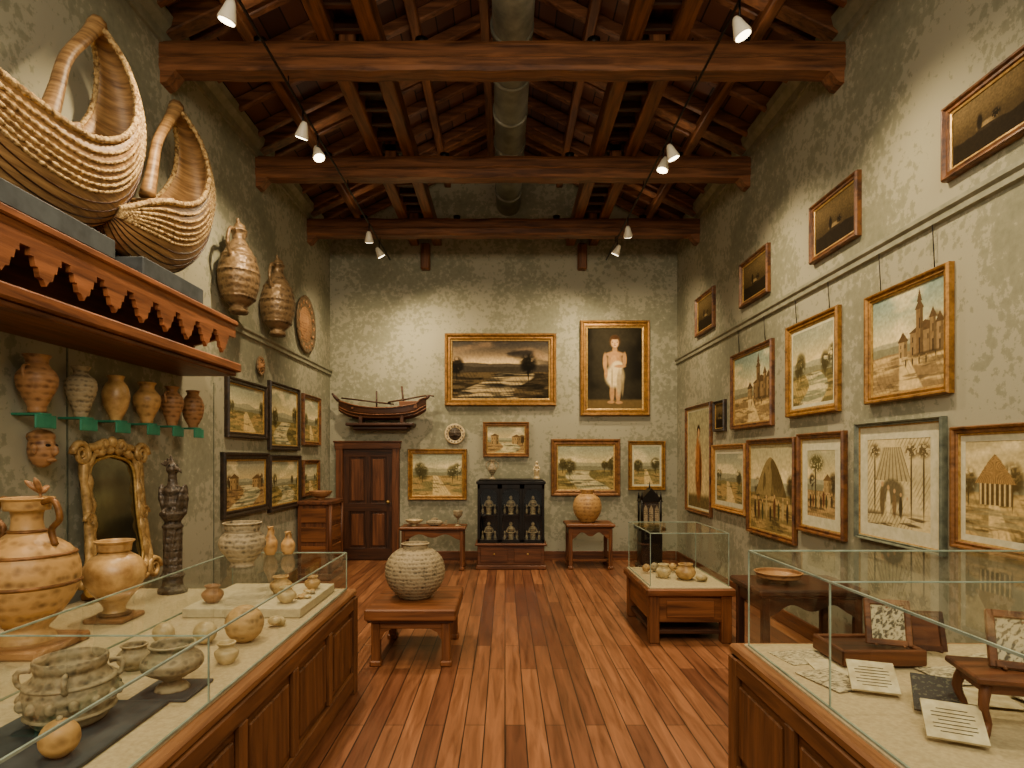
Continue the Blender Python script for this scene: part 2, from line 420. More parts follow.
def art(kind, seed, nx, ny, asp):
    U, V = np.meshgrid(np.linspace(0, 1, nx), np.linspace(0, 1, ny)); X = U*asp
    mix = lambda A, C, m: A*(1-m[..., None])+C*m[..., None]
    el = lambda cx, cy, rx, ry, so=.25: 1-ss(np.sqrt(((X-cx*asp)/rx)**2+((V-cy)/ry)**2), 1-so, 1+so)
    full = lambda h: np.ones((ny, nx, 3))*hx(h)
    hf = fbm(X*38, V*38, seed+3, 3)
    def person(C, cx, cy, h, col, skin='#c09a70'):
        C = mix(C, hx(col), el(cx, cy+h*.4, h*.11, h*.42)); return mix(C, hx(skin), el(cx, cy+h*.9, h*.06, h*.08))
    if kind in ('land', 'sunset', 'cath', 'hut', 'river', 'mount', 'ruin', 'crowd'):
        P = {'land': ('#d4ceac', '#8f9f9c', '#7f7a50', '#b4965f', '#3c3a24'), 'sunset': ('#d4ad80', '#3c3a3e', '#2a2318', '#5a4a32', '#0d0b08'),
             'cath': ('#e4d8ac', '#7a9ea8', '#8b7350', '#ccb07a', '#4a3c26'), 'hut': ('#dccea2', '#aca482', '#8b7a50', '#c2a870', '#44381f'),
             'river': ('#dccc98', '#8c9c98', '#6e6840', '#aa9458', '#38331c'), 'mount': ('#e0d0a2', '#a8aa92', '#7e6e44', '#b89860', '#362c1a'),
             'ruin': ('#cab88c', '#8c948e', '#86684a', '#ac8c5c', '#3a2c1c'), 'crowd': ('#d6c490', '#a0a690', '#84704a', '#b09062', '#362c1c')}[kind]
        hz = .42+.12*((seed*37 % 10)/10-.3)
        C = mix(full(P[0]), hx(P[1]), ss(V, hz, 1.0))
        cl = ss(fbm(X*2.0, V*5, seed, 5), .46, .72); C = mix(C, hx('#e8dfc0') if kind != 'sunset' else hx('#94745c'), cl*.7)
        if kind == 'sunset': C = mix(C, hx('#1d1c20'), ss(fbm(X*2, V*5, seed+8, 4), .5, .7)*.8); C = mix(C, hx('#f0d2a0'), el(.5, .6, .6, .1, .9)*.85)
        # layered hills receding
        for k, (c0, dz) in enumerate((('#9aa090', .12), ('#7c8270', .05), (P[2], -.02))):
            if kind == 'sunset': c0 = ('#4a4440', '#38322c', '#2a251e')[k]
            rg = hz+dz+(.12-.03*k)*(fbm(X*(1.6+k), X*0, seed+1+k*3)-.4)
            C = mix(C, hx(c0)*(1.0+.0*k), 1-ss(V, rg-.008, rg+.008))
        g = 1-ss(V, hz-.03, hz-.01)
        gr = mix(full(P[2]), hx(P[3]), ss(fbm(X*3, V*18, seed+2, 5), .35, .62))
        C = C*(1-g[..., None])+gr*g[..., None]
        if kind in ('sunset', 'river', 'ruin'):
            w = g*(1-ss(np.abs(U-.5-.15*np.sin(V*9+seed)), .16+.25*(hz-V), .2+.27*(hz-V)))
            wc = mix(full('#b09c78' if kind == 'sunset' else '#ccc6a4'), hx('#3a3630' if kind == 'sunset' else '#7c8874'), ss(fbm(X*2, V*36, seed+5, 4), .42, .66))
            C = C*(1-w[..., None])+wc*w[..., None]
        if kind in ('cath', 'land', 'hut'):
            p = g*(1-ss(np.abs(U-.45-.3*(hz-V)), .03+.3*(hz-V), .05+.33*(hz-V))); C = mix(C, hx('#dcc694'), p*.85)
        nb = {'land': 4, 'sunset': 3, 'river': 4, 'mount': 2, 'cath': 1, 'hut': 3, 'ruin': 3, 'crowd': 2}[kind]
        rs = np.random.RandomState(seed+20)
        for i in range(nb):
            cx = (rs.rand()*.22 if i % 2 else 1-rs.rand()*.22); cy = hz+.05+rs.rand()*.1; r = .07+rs.rand()*.08
            C = mix(C, hx(P[4]), el(cx, cy-r, .008, r*1.1)*.9)
            m = el(cx, cy, r*.9, r*1.1, .35)*ss(fbm(X*14, V*14, seed+i, 4), .28, .45)
            C = mix(C, hx(P[4])*1.15, m*.9); C = mix(C, hx(P[2])*1.15, m*ss(hf, .48, .62)*.6*ss(V, cy-r*.3, cy+r))
        C = mix(C, hx(P[4]), g*ss(fbm(X*4, V*26, seed+9, 4), .56, .7)*.5)
        ha = ss(np.sin((X*1.0+V*.6)*ny*.55+fbm(X*6, V*6, seed)*6), .3, 1)*ss(fbm(X*5, V*5, seed+4, 2), .42, .6); C = mix(C, hx(P[4]), ha*(.04+.18*g))
        def rect(a, c, d, e): return ss(U, a-.005, a+.005)*(1-ss(U, c-.005, c+.005))*ss(V, d-.005, d+.005)*(1-ss(V, e-.005, e+.005))
        def house(C, a, c, d, e, col, roof, nw=3):
            C = mix(C, hx(col), rect(a, c, d, e)); C = mix(C, hx(col)*.7, rect(a+(c-a)*.62, c, d, e)*.8)
            tr = (V > e-.01)*(V < e+.09)*(np.abs(U-(a+c)/2) < ((c-a)/2+.012)*np.clip(1-(V-e)/.09, 0, 1)); C = mix(C, hx(roof), tr.astype(float))
            for k in range(nw):
                q = a+(c-a)*(k+.5)/nw; hh = (e-d)
                C = mix(C, hx('#33261a'), rect(q-.006, q+.006, d+hh*.55, d+hh*.78)*.85)
                if k % 2 == 0: C = mix(C, hx('#33261a'), rect(q-.008, q+.008, d, d+hh*.35)*.85)
            return C
        if kind == 'cath':
            for a, c, e, cc, nw in ((.4, .52, .5, '#a48a62', 2), (.56, .96, .56, '#8c7250', 6), (.64, .73, .78, '#7c6242', 1), (.82, .89, .66, '#866c4a', 1), (.9, .98, .6, '#94785', 1)):
                cc = cc if len(cc) == 7 else '#947854'
                C = house(C, a, c, hz-.06, e, cc, '#5e4830', nw)
            tr = (V > .84)*(V < .97)*(np.abs(U-.685) < .035*np.clip(1-(V-.84)/.13, 0, 1)); C = mix(C, hx('#5e4830'), tr.astype(float))
            C = mix(C, hx('#3c2e1c'), el(.78, hz-.07, .22, .02, .6)*.7)
            for i in range(4): C = person(C, .5+i*.09, hz-.16, .09, '#3c3022')
        if kind == 'hut':
            C = mix(C, hx('#584628'), rect(.24, .79, hz-.14, hz+.1))
            for k in range(7): C = mix(C, hx('#c8b484'), rect(.255+k*.08, .285+k*.08, hz-.14, hz+.1))
            rf = (V > hz+.08)*(V < hz+.4)*(np.abs(U-.51) < .34*np.clip(1-(V-hz-.08)/.3, 0, 1)**.85); C = mix(C, hx('#a07c48'), rf.astype(float))
            C = mix(C, hx('#5c4424'), rf*ss(np.sin((U-.51)/(.42+hz-V+1e-3)*60), .2, .9)*.7)
            C = mix(C, hx('#8a8464'), (1-ss(V, hz-.2, hz-.17))*ss(fbm(X*3, V*40, seed, 3), .45, .6)*.8)
        if kind == 'mount':
            mt = (V > hz-.02)*(np.abs(U-.5) < .36*np.clip(1-(V-hz)/.42, 0, 1)**.6); C = mix(C, hx('#8c7a50'), mt.astype(float))
            C = mix(C, hx('#54462a'), mt*ss(fbm(X*14, V*5, seed, 4), .5, .62)*.8); C = mix(C, hx('#5c4c2e'), mt*ss(U, .5, .62)*.6)
        if kind == 'ruin':
            C = house(C, .1, .3, hz-.08, .64, '#a4865a', '#6a5034', 3); C = house(C, .66, .9, hz-.08, .6, '#a4865a', '#6a5034', 4)
        if kind in ('crowd', 'mount'):
            for i in range(9): C = person(C, .12+i*.095, .12+.05*rs.rand(), .2+.08*rs.rand(), ['#3c3022', '#643a24', '#46462c', '#a8966a'][i % 4])
        if kind == 'crowd':
            C = mix(C, hx('#4e4026'), el(.3, .5, .018, .3)); C = mix(C, hx('#54522e'), el(.33, .8, .2, .13, .4)*ss(hf, .33, .48)); C = house(C, .6, .86, .38, .56, '#a88e60', '#6e5436', 3)
        C = C*(.88+.26*hf)[..., None]
    elif kind == 'portrait':
        C = mix(full('#2a2720'), hx('#14120d'), ss(np.abs(U-.5), .1, .5)); C = mix(C, hx('#3a362b'), ss(fbm(X*3, V*3, seed), .45, .7)*.5)
        sk = '#b08058'; cl = '#d8c8a4'
        C = mix(C, hx('#64502f'), 1-ss(V, .09, .13))
        for e_ in ((.45, .2, .03, .12), (.56, .19, .03, .12)): C = mix(C, hx(sk), el(*e_))
        C = mix(C, hx(sk), el(.43, .08, .045, .018)); C = mix(C, hx(sk), el(.58, .075, .045, .018))
        C = mix(C, hx(sk), el(.5, .6, .092, .12)); C = mix(C, hx(sk), el(.5, .675, .112, .032)); C = mix(C, hx(sk), el(.5, .73, .03, .05))
        C = mix(C, hx('#c49468'), el(.48, .6, .035, .07)*.7)
        C = mix(C, hx(cl), el(.5, .4, .115, .14)); C = mix(C, hx(cl), el(.55, .53, .07, .06)); C = mix(C, hx('#a8987a'), el(.58, .32, .03, .16)); C = mix(C, hx('#94856a'), el(.45, .37, .01, .13)*.8)
        C = mix(C, hx('#8c7c5c'), el(.64, .33, .02, .17)*.8)
        C = mix(C, hx('#5a3a22'), el(.5, .83, .066, .078)); C = mix(C, hx('#d2a47c'), el(.502, .815, .047, .062)); C = mix(C, hx('#4a2e1a'), el(.5, .882, .05, .025))
        for d in (-.045, .045): C = mix(C, hx('#2c1a10'), el(.502+d, .825, .009, .006))
        C = mix(C, hx('#7c3e28'), el(.502, .783, .016, .005)); C = mix(C, hx('#9a6a48'), el(.502, .805, .005, .014))
        C = mix(C, hx(sk), el(.32, .58, .026, .11)); C = mix(C, hx(sk), el(.68, .61, .026, .09)); C = mix(C, hx(sk), el(.6, .525, .07, .02)); C = mix(C, hx(sk), el(.34, .44, .022, .07))
        C = C*(.9+.2*hf)[..., None]
    elif kind == 'robe':
        C = mix(full('#c8b890'), hx('#949880'), ss(V, .2, 1)); C = mix(C, hx('#6a5c3c'), 1-ss(V, .1, .16))
        C = mix(C, hx('#8a4a26'), el(.5, .38, .1, .3)); C = mix(C, hx('#b06a38'), el(.45, .5, .05, .24)); C = mix(C, hx('#4c2a18'), el(.58, .36, .02, .24)*.7)
        C = mix(C, hx('#2a1a0e'), el(.5, .79, .05, .06)); C = mix(C, hx('#c89c70'), el(.5, .77, .032, .045)); C = mix(C, hx('#c89c70'), el(.36, .56, .02, .08)); C = C*(.8+.4*hf)[..., None]
    elif kind == 'sketch':
        C = mix(full('#ccc4a2'), hx('#b0aa8a'), ss(fbm(X*3, V*3, seed), .35, .7))
        ln = ss(np.sin((X-V*.7)*ny*.6), .2, .9)
        C = mix(C, hx('#7c7456'), ln*ss(fbm(X*3, V*3, seed+2, 3), .42, .6)*.6)
        # tent / awning and ruined wall drawn in ink, figures in front
        aw = (V > .52)*(V < .9)*(np.abs(U-.42) < .3*(1.0-.5*(V-.52)/.38)); C = mix(C, hx('#a8a080'), aw*.9)
        C = mix(C, hx('#5c5238'), aw*ss(np.sin((U-.42)*60/(1.2-V)), .4, .95)*.7)
        C = mix(C, hx('#4c4430'), el(.42, .4, .2, .14, .2)*.75)
        for cx in (.13, .72, .9): C = mix(C, hx('#554930'), el(cx, .5, .014, .38)); C = mix(C, hx('#5e5238'), el(cx, .86, .1, .08, .5)*ss(hf, .38, .5))
        for i in range(5): C = person(C, .26+i*.1, .12, .4-.04*i, ['#6a5c40', '#dcd4b0', '#7a6446', '#48402c', '#c8bc94'][i])
        C = mix(C, hx('#5a4e36'), (1-ss(V, .1, .2))*ss(fbm(X*4, V*30, seed, 3), .42, .58)); C = C*(.9+.2*hf)[..., None]
    else:
        C = mix(full('#44361f'), hx('#6a583a'), ss(V, .35, .9)); C = mix(C, hx('#241c11'), 1-ss(V, .28+.1*fbm(X*4, X*0, seed), .32+.1*fbm(X*4, X*0, seed)))
        C = mix(C, hx('#8a7450'), el(.5, .42, .22, .05, .4)); C = mix(C, hx('#1c160e'), el(.4, .5, .06, .14, .3)*.9); C = mix(C, hx('#1c160e'), el(.62, .48, .1, .08, .4)*ss(hf, .4, .5)); C = mix(C, hx('#30261a'), el(.5, .36, .2, .03)); C = C*(.8+.4*hf)[..., None]
    L = C @ np.array([.3, .59, .11]); sep = L[..., None]*np.array([1.12, .99, .74])
    C = C*.72+sep*.28
    return C*np.array([1.0, .98, .9])

def painting(name, wall, px0, px1, yT, yB, kind, fm, fw=.08, matw=0, seed=1, dep=.055, cords=False):
    if wall == 'R':
        q = (XR*F)/(px0-505); q1 = (XR*F)/(px1-505); z1 = CAMZ+(457-yT)*q/F; z0 = CAMZ+(457-yB)*q/F
        c = Vector((XR, (q+q1)/2, (z0+z1)/2)); A = Vector((0, -1, 0)); N = Vector((-1, 0, 0)); w = q-q1
    elif wall == 'L':
        q = (-XL*F)/(505-px0); q1 = (-XL*F)/(505-px1); z1 = CAMZ+(457-yT)*q/F; z0 = CAMZ+(457-yB)*q/F
        c = Vector((XL, (q+q1)/2, (z0+z1)/2)); A = Vector((0, 1, 0)); N = Vector((1, 0, 0)); w = q1-q
    else:
        x0, x1, z1, z0 = bx(px0), bx(px1), bz(yT), bz(yB)
        c = Vector(((x0+x1)/2, YB, (z0+z1)/2)); A = Vector((1, 0, 0)); N = Vector((0, -1, 0)); w = x1-x0
    c = c+N*.002
    h = z1-z0; Z = Vector((0, 0, 1))
    def P(a, d, n): return c+A*a+Z*d+N*n
    prof = [(0, 0), (0, dep*.7), (fw*.12, dep), (fw*.3, dep*.95), (fw*.45, dep*.65), (fw*.7, dep*.7), (fw*.82, dep*.5), (fw, dep*.42), (fw, dep*.25)]
    fr = B(name)
    def ring(prof, mats):
        for i in range(len(prof)-1):
            (t0, h0), (t1, h1) = prof[i], prof[i+1]
            vs = []
            for t, hh in ((t0, h0), (t1, h1)):
                for sa, sd in ((-1, -1), (1, -1), (1, 1), (-1, 1)): vs.append(P(sa*(w/2-t), sd*(h/2-t), hh))
            fr.add(vs, [[k, (k+1) % 4, (k+1) % 4+4, k+4] for k in range(4)], mats(i))
    ring(prof, lambda i: LINER if i in (6, 7) else fm)
    if matw: ring([(fw*.95, dep*.32), (fw+matw, dep*.32)], lambda i: MATBD)
    fr.add([P(-w/2, -h/2, .002), P(w/2, -h/2, .002), P(w/2, h/2, .002), P(-w/2, h/2, .002)], [[0, 1, 2, 3]], fm)
    if cords:
        zr = 3.42
        for sa in (-.32, .32):
            fr.tube([P(sa*w, h/2-.02, .012), (c+A*sa*w+N*.03)+Z*(zr-c.z)], .004, BLKMET, 5)
    top = fr.build(origin=c)
    ins = fw+matw-.003; cw, ch = w-2*ins, h-2*ins; asp = cw/ch
    ny = 180 if max(w, h) > .8 else 120 if max(w, h) > .6 else 80; nx = max(24, int(ny*asp)); nx = min(nx, 280)
    col = art(kind, seed, nx, ny, asp).clip(0, 1); col = np.where(col <= .04045, col/12.92, ((col+.055)/1.055)**2.4)
    vs = []
    for j in range(ny):
        for i in range(nx):
            p = P((i/(nx-1)-.5)*cw, (j/(ny-1)-.5)*ch, dep*.28)-c; vs.append(p)
    fs = [(j*nx+i, j*nx+i+1, (j+1)*nx+i+1, (j+1)*nx+i) for j in range(ny-1) for i in range(nx-1)]
    me = bpy.data.meshes.new('canvas'); me.from_pydata(vs, [], fs); me.materials.append(CANVAS)
    ca = me.color_attributes.new('Col', 'FLOAT_COLOR', 'POINT')
    ca.data.foreach_set('color', np.concatenate([col.reshape(-1, 3), np.ones((nx*ny, 1))], 1).astype(np.float32).ravel())
    ob = bpy.data.objects.new('canvas', me); bpy.context.collection.objects.link(ob); ob.parent = top
    return top
LP = 'framed_landscape_painting'
painting(LP, 'B', 445, 556, 334, 406, 'sunset', GOLD, .13, 0, 4, .09)
painting('framed_portrait_painting', 'B', 580, 649, 321, 416, 'portrait', GOLD, .13, 0, 2, .09)
painting(LP, 'B', 483, 529, 422, 457, 'ruin', GOLD2, .08, 0, 6)
painting(LP, 'B', 408, 467, 449, 500, 'land', GOLD, .09, 0, 7)
painting(LP, 'B', 551, 620, 439, 496, 'river', GOLD2, .12, 0, 8)
painting(LP, 'B', 628, 665, 441, 490, 'land', GOLD, .07, .03, 9)
painting(LP, 'R', 870, 955, 298, 405, 'cath', GOLD, .07, 0, 3, cords=True)
painting(LP, 'R', 790, 842, 328, 418, 'river', GOLD, .08, .03, 12, cords=True)
painting(LP, 'R', 734, 775, 356, 430, 'cath', BROWNF, .07, 0, 13, cords=True)
DP = 'framed_antique_print'
painting(DP, 'R', 948, 1040, 110, 183, 'dark', BROWNF, .07, 0, 3)
painting(DP, 'R', 814, 862, 208, 265, 'dark', BROWNF, .07, 0, 4)
painting(DP, 'R', 743, 771, 265, 309, 'dark', BROWNF, .07, 0, 5)
painting(DP, 'R', 698, 716, 300, 338, 'dark', BROWNF, .07, 0, 6)
painting('framed_figure_painting', 'R', 688, 713, 408, 510, 'robe', BROWNF, .06, .03, 2)
painting(DP, 'R', 716, 727, 402, 432, 'dark', BLACKF, .05, 0, 9)
painting(LP, 'R', 715, 748, 445, 508, 'land', PINEF, .07, .06, 15)
painting('framed_village_painting', 'R', 750, 798, 440, 531, 'mount', BROWNF, .07, 0, 2)
painting('framed_village_painting', 'R', 801, 848, 434, 530, 'crowd', BROWNF, .07, .1, 6)
painting('framed_ink_sketch', 'R', 860, 948, 424, 537, 'sketch', GREYF, .04, .1, 5)
painting('framed_pavilion_painting', 'R', 957, 1045, 427, 547, 'hut', GOLD2, .06, .04, 4)
painting(LP, 'L', 224, 264, 375, 437, 'land', BLACKF, .08, 0, 21)
painting(LP, 'L', 267, 297, 380, 450, 'river', BLACKF, .08, 0, 22)
painting(LP, 'L', 301, 318, 393, 445, 'land', BROWNF, .07, 0, 23)
painting(LP, 'L', 220, 266, 452, 520, 'ruin', BLACKF, .1, 0, 24)
painting(LP, 'L', 267, 298, 455, 513, 'river', BLACKF, .09, 0, 25)
painting(LP, 'L', 301, 317, 460, 497, 'land', BROWNF, .07, 0, 26)
# ------------------------------------------------------------------ lathe objects
def lobj(name, prof, loc, mat, n=28, seg=36, extra=None, sx=1):
    b = B(name); b.lathe(sprof(prof, n), loc, mat, seg, sx)
    if extra: extra(b)
    return b.build()
def hollow(prof, lip=.012, depth=.06):
    r, z = prof[-1]
    return prof+[(r-lip*.5, z+lip*.4), (r-lip, z), (max(r-lip*1.6, .01), z-depth)]
def plate(name, c, N, r, mat, mat2):
    b = B(name); c = Vector(c); N = Vector(N)
    R = Vector((0, 0, 1)).rotation_difference(N).to_matrix().to_4x4(); b.M = Matrix.Translation(c) @ R
    b.lathe([(r*.5, 0), (r*.98, .03), (r, .045), (r*.9, .05), (r*.62, .03)], (0, 0, 0), mat, 40)
    b.lathe([(r*.62, .028), (r*.6, .036), (r*.3, .04), (r*.16, .07), (.01, .075)], (0, 0, 0), mat2, 40)
    for i in range(16):
        a = i*math.pi/8; b.ell((r*.78*math.cos(a), r*.78*math.sin(a), .042), (r*.07, r*.07, .012), mat2, seg=8, ring=6)
    return b.build(origin=c)
plate('wall_shield', (XL, 9.13, 3.81), (1, 0, 0), .44, BRONZE, RUST)
plate('decorative_plate', (bx(455), YB, bz(434)), (0, -1, 0), .18, CREAM, DARKST)
plate('wall_medallion', (XL, 7.43, 2.93), (1, 0, 0), .12, BRONZE, RUST)
# ------------------------------------------------------------------ left wall shelf
b = B('carved_wall_shelf')
xs = -2.56; s1 = 5.7
b.box(XL, xs+.02, 1.4, s1+.02, 3.04, 3.09, W('shelf', 1), .01)
b.box(XL, xs+.06, 1.4, s1, 2.6, 2.68, W('shelf', 1), .012)
b.box(XL, xs+.03, 1.4, s1-.04, 2.56, 2.6, W('red', 1), .01)
b.box(XL, XL+.03, 1.4, s1-.02, 2.68, 3.04, W('red', 1), 0)
poly = [(1.4, 3.04), (1.4, 2.9)]
per = .3; k = 0; y = 1.4
tooth = [(0, 2.93), (.12, 2.93), (.12, 2.89), (.2, 2.89), (.24, 2.84), (.3, 2.84), (.34, 2.79), (.42, 2.785), (.5, 2.75), (.58, 2.785), (.66, 2.79), (.7, 2.84), (.76, 2.84), (.8, 2.89), (.88, 2.89), (.88, 2.93)]
while y < s1-.2:
    for u, z in tooth: poly.append((y+u*per, z))
    y += per
poly += [(s1, 2.93), (s1, 3.04)]
b.prism(poly, lambda a, c, t: (t, a, c), xs-.03, xs, W('shelf', 1))
b.prism([(XL, 3.04), (XL, 2.68), (XL+.05, 2.72), (XL+.12, 2.85), (XL+.3, 2.9), (xs-.03, 2.95), (xs-.03, 3.04)], lambda a, c, t: (a, t, c), s1-.04, s1, W('shelf', 0))
b.build()
def boat(name, dy, x, outer, inner, foot, wmax=.24):
    n = 46; O = cr(outer, n); I = cr(inner, n); b = B(name); K = 14; vs = []; fs = []
    def wid(t): return wmax*(math.sin(math.pi*min(1, (t*.93+.07)))**.6*(1-.35*t)+.04)
    def pt(i, th, k=1.0, lift=0):
        t = i/(n-1); o, q = O[i], I[i]; s = math.sin(th)**.8*k if th > 0 and th < math.pi else 0
        w = wid(t)*(.95 if k < 1 else 1)
        return (x+w*math.cos(th)*k, dy+q[0]+(o[0]-q[0])*s, q[1]+(o[1]-q[1])*s)
    for i in range(n):
        for j in range(K+1): vs.append(pt(i, math.pi*j/K))
        for j in range(K, -1, -1): vs.append(pt(i, math.pi*j/K, .86))
    L = 2*(K+1)
    for i in range(n-1):
        for j in range(L):
            k = (j+1) % L; fs.append([i*L+j, i*L+k, (i+1)*L+k, (i+1)*L+j])
    fs.append(list(range(L))); fs.append([(n-1)*L+j for j in range(L)])
    b.add(vs, fs, HULL, True)
    for a in (0, .09, .18, .27, .36, .45, .54):
        for th in (a, math.pi-a):
            m = n*4; pts = []; rr = []
            for q in range(m):
                i = q/(m-1)*(n-1); i0 = min(int(i), n-2); u = i-i0
                p = Vector(pt(i0, th))*(1-u)+Vector(pt(i0+1, th))*u
                pts.append(p); rr.append((.024 if a == 0 else .014)+.0035*math.sin(q*1.9+a*25)-.005*(q/m))
            b.tube(pts, rr, ROPE, 6)
    for a in (.7, .86, 1.02, 1.2, 1.4):
        for th in (a, math.pi-a): b.tube([pt(i, th, 1.005) for i in range(0, int(n*.95))], .005, W('dark', 1), 5)
    tip = Vector((x, dy+outer[-1][0], outer[-1][1]-.02)); ft = Vector((x, dy+foot[0], foot[1]))
    mid = (tip+ft)/2+Vector((0, -.07, .03))
    pts = cr([tip, tip*.6+mid*.4, mid, ft*.5+mid*.5, ft], 16)
    b.tube(pts, [.06, .058, .05, .046, .044, .042, .04, .04, .04, .04, .042, .044, .048, .052, .058, .06], HULL, 8)
    b.tube([(x-.2, dy+foot[0], foot[1]-.04), (x+.2, dy+foot[0], foot[1]-.04)], .03, HULL, 8)
    return b.build()
outer = [(2.8, 3.72), (3.0, 3.42), (3.4, 3.25), (3.85, 3.245), (4.25, 3.42), (4.52, 3.78), (4.6, 4.2), (4.46, 4.58), (4.2, 4.78)]
inner = [(2.82, 3.9), (3.05, 3.8), (3.4, 3.76), (3.8, 3.78), (4.1, 3.92), (4.3, 4.12), (4.38, 4.35), (4.33, 4.58), (4.17, 4.72)]
boat('woven_reed_boat', -.1, -2.78, outer, inner, (3.74, 3.84))
outer2 = [(4.2, 3.42), (4.3, 3.31), (4.5, 3.25), (4.8, 3.245), (5.15, 3.38), (5.45, 3.66), (5.6, 4.1), (5.45, 4.52), (5.12, 4.76)]
inner2 = [(4.2, 3.5), (4.4, 3.62), (4.6, 3.72), (4.85, 3.8), (5.08, 3.92), (5.26, 4.1), (5.36, 4.32), (5.3, 4.55), (5.1, 4.7)]
boat('woven_reed_boat', -.09, -2.75, outer2, inner2, (4.7, 3.8), .24)
for y0, y1 in ((2.8, 3.95), (4.25, 5.1)):
    b = B('display_block'); b.box(-2.98, -2.56, y0, y1, 3.091, 3.225, GREYBL, .01); b.build()
b = B('metal_stand')
b.tube([(-3.03, 3.15, 3.09), (-3.03, 3.15, 4.15), (-3.03, 3.75, 4.05)], .012, BLKMET, 6)
b.tube([(-3.03, 3.75, 4.05), (-3.03, 3.75, 3.09)], .01, BLKMET, 6); b.build()
def zoo(c, s):
    # gourd-shaped effigy vessel: egg body, narrow neck, small bird head, loop handle, foot ring
    b = B('gourd_effigy_vessel'); x, y, z = c
    b.lathe(sprof([(.09, -.46), (.1, -.43), (.085, -.39), (.16, -.3), (.205, -.14), (.2, .02), (.155, .16), (.1, .26), (.07, .32), (.068, .38), (.09, .42), (.06, .44)], 50), (x, y, z), BRONZE, 32, sy=1.12)
    for zz, rr in ((-.04, .207), (.14, .166), (-.3, .165)): b.lathe([(rr-.01, zz-.018), (rr+.012, zz), (rr-.01, zz+.018)], (x, y, z), BRONZE, 32, sy=1.12)
    b.ell((x, y+.03, z+.46), (.06, .085, .055), BRONZE)
    b.tube([(x, y+.08, z+.47), (x, y+.17, z+.45), (x, y+.19, z+.41)], [.035, .022, .008], BRONZE, 8)
    b.tube([(x, y, z+.48), (x, y-.04, z+.55)], [.03, .012], BRONZE, 8)
    b.tube(cr([(x, y-.06, z+.4), (x, y-.2, z+.38), (x, y-.26, z+.24), (x, y-.2, z+.1), (x, y-.17, z+.06)], 14), .022, BRONZE, 8)
    b.box(XL, x, y-.04, y+.04, z-.06, z+.02, BLKMET)
    b.build(mods=remesh(.011))
zoo((-2.84, 6.4, 3.79), 1.0); zoo((-2.84, 7.5, 3.77), .95)
VP = [[(.05, 0), (.055, .01), (.06, .05), (.115, .16), (.12, .24), (.075, .3), (.06, .33), (.085, .365)],
      [(.05, 0), (.05, .02), (.07, .08), (.11, .2), (.1, .27), (.055, .31), (.05, .335), (.07, .365)],
      [(.045, 0), (.05, .02), (.09, .1), (.11, .2), (.09, .28), (.06, .32), (.06, .34), (.07, .36)]]
for i, (px, m) in enumerate(((37, RUST), (81, CLAY2), (116, OCHRE), (147, OCHRE2), (172, RUST), (193, RUST))):
    y = 2.93*F/(505-px); k = (.98, .95, .92, .9, .93, .95)[i]
    b = B('ceramic_vase'); pr = VP[i % 3]; b.lathe(sprof(hollow([(r*k*.92, z*k) for r, z in pr]), 34), (-2.93, y, 2.076), m)
    if i in (0, 4):
        for d in (-1, 1): b.tube(cr([(-2.93, y+d*.05, 2.37), (-2.93, y+d*.11, 2.35), (-2.93, y+d*.1, 2.27)], 8), .01, m, 6)
    b.build()
    b = B('label_bracket'); b.box(XL, -2.87, y-.045, y+.045, 2.06, 2.075, TEAL, .003); b.box(-2.882, -2.87, y-.085, y+.085, 1.98, 2.062, TEAL, .003)
    b.build()
b = B('carved_head_mask'); y = 3.86
b.ell((-2.98, y, 1.85), (.08, .075, .12), RUST); b.ell((-2.9, y, 1.84), (.03, .018, .035), RUST); b.ell((-2.92, y, 1.78), (.03, .035, .015), RUST)
for d in (-1, 1): b.ell((-2.915, y+d*.032, 1.875), (.014, .017, .01), BLACK); b.ell((-2.97, y+d*.078, 1.85), (.02, .015, .035), RUST)
b.ell((-2.98, y, 1.93), (.07, .08, .05), RUST); b.tube([(XL, y, 1.93), (-2.99, y, 1.93)], .03, RUST)
b.build()
# ------------------------------------------------------------------ wooden cases
def case(name, x0, x1, y0, y1, zt, s, dark='case'):
    b = B(name); wv = W(dark, 2); wy = W(dark, 1); xf = x1 if s > 0 else x0
    b.box(x0, x1, y0, y1, .1, zt-.05, wy, .004)
    b.box(x0+.05*(s < 0), x1-.05*(s > 0), y0, y1-.04, 0, .1, W('dark', 1), 0)
    b.box(x0-.02*(s < 0), x1+.02*(s > 0), y0, y1+.03, zt-.05, zt, W('edge', 1), .012)
    b.box(x0+.04, x1-.04, y0, y1-.03, zt-.01, zt+.012, BED, .004)
    def fb(a, c, p, q, t, m, bv=.006):
        b.box(*sorted((xf, xf+s*t)), a, c, p, q, m, bv)
    fb(y0, y1, .04, .17, .028, wy); fb(y0, y1, zt-.14, zt-.05, .028, wy)
    y = y1; W_ = .1
    fb(y-W_, y, 0, zt-.05, .035, wv)
    while y > y0+.5:
        fb(y-.72, y-.72+.08, .17, zt-.14, .028, wv)
        fb(y-.72+.13, y-.05-W_*.5, .22, zt-.19, .018, wv, .014)
        y -= .66
    b.box(x0, x1, y1, y1+.02, .04, .17, W(dark, 0)); b.box(x0, x1, y1, y1+.02, zt-.14, zt-.05, W(dark, 0))
    return b.build()
case('display_case_base', XL+.03, -1.17, .8, 4.63, .78, 1)
case('display_case_base', 1.25, 2.95, .9, 3.27, .78, -1)
def quad(b, p, mat): b.add(p, [[0, 1, 2, 3]], mat)
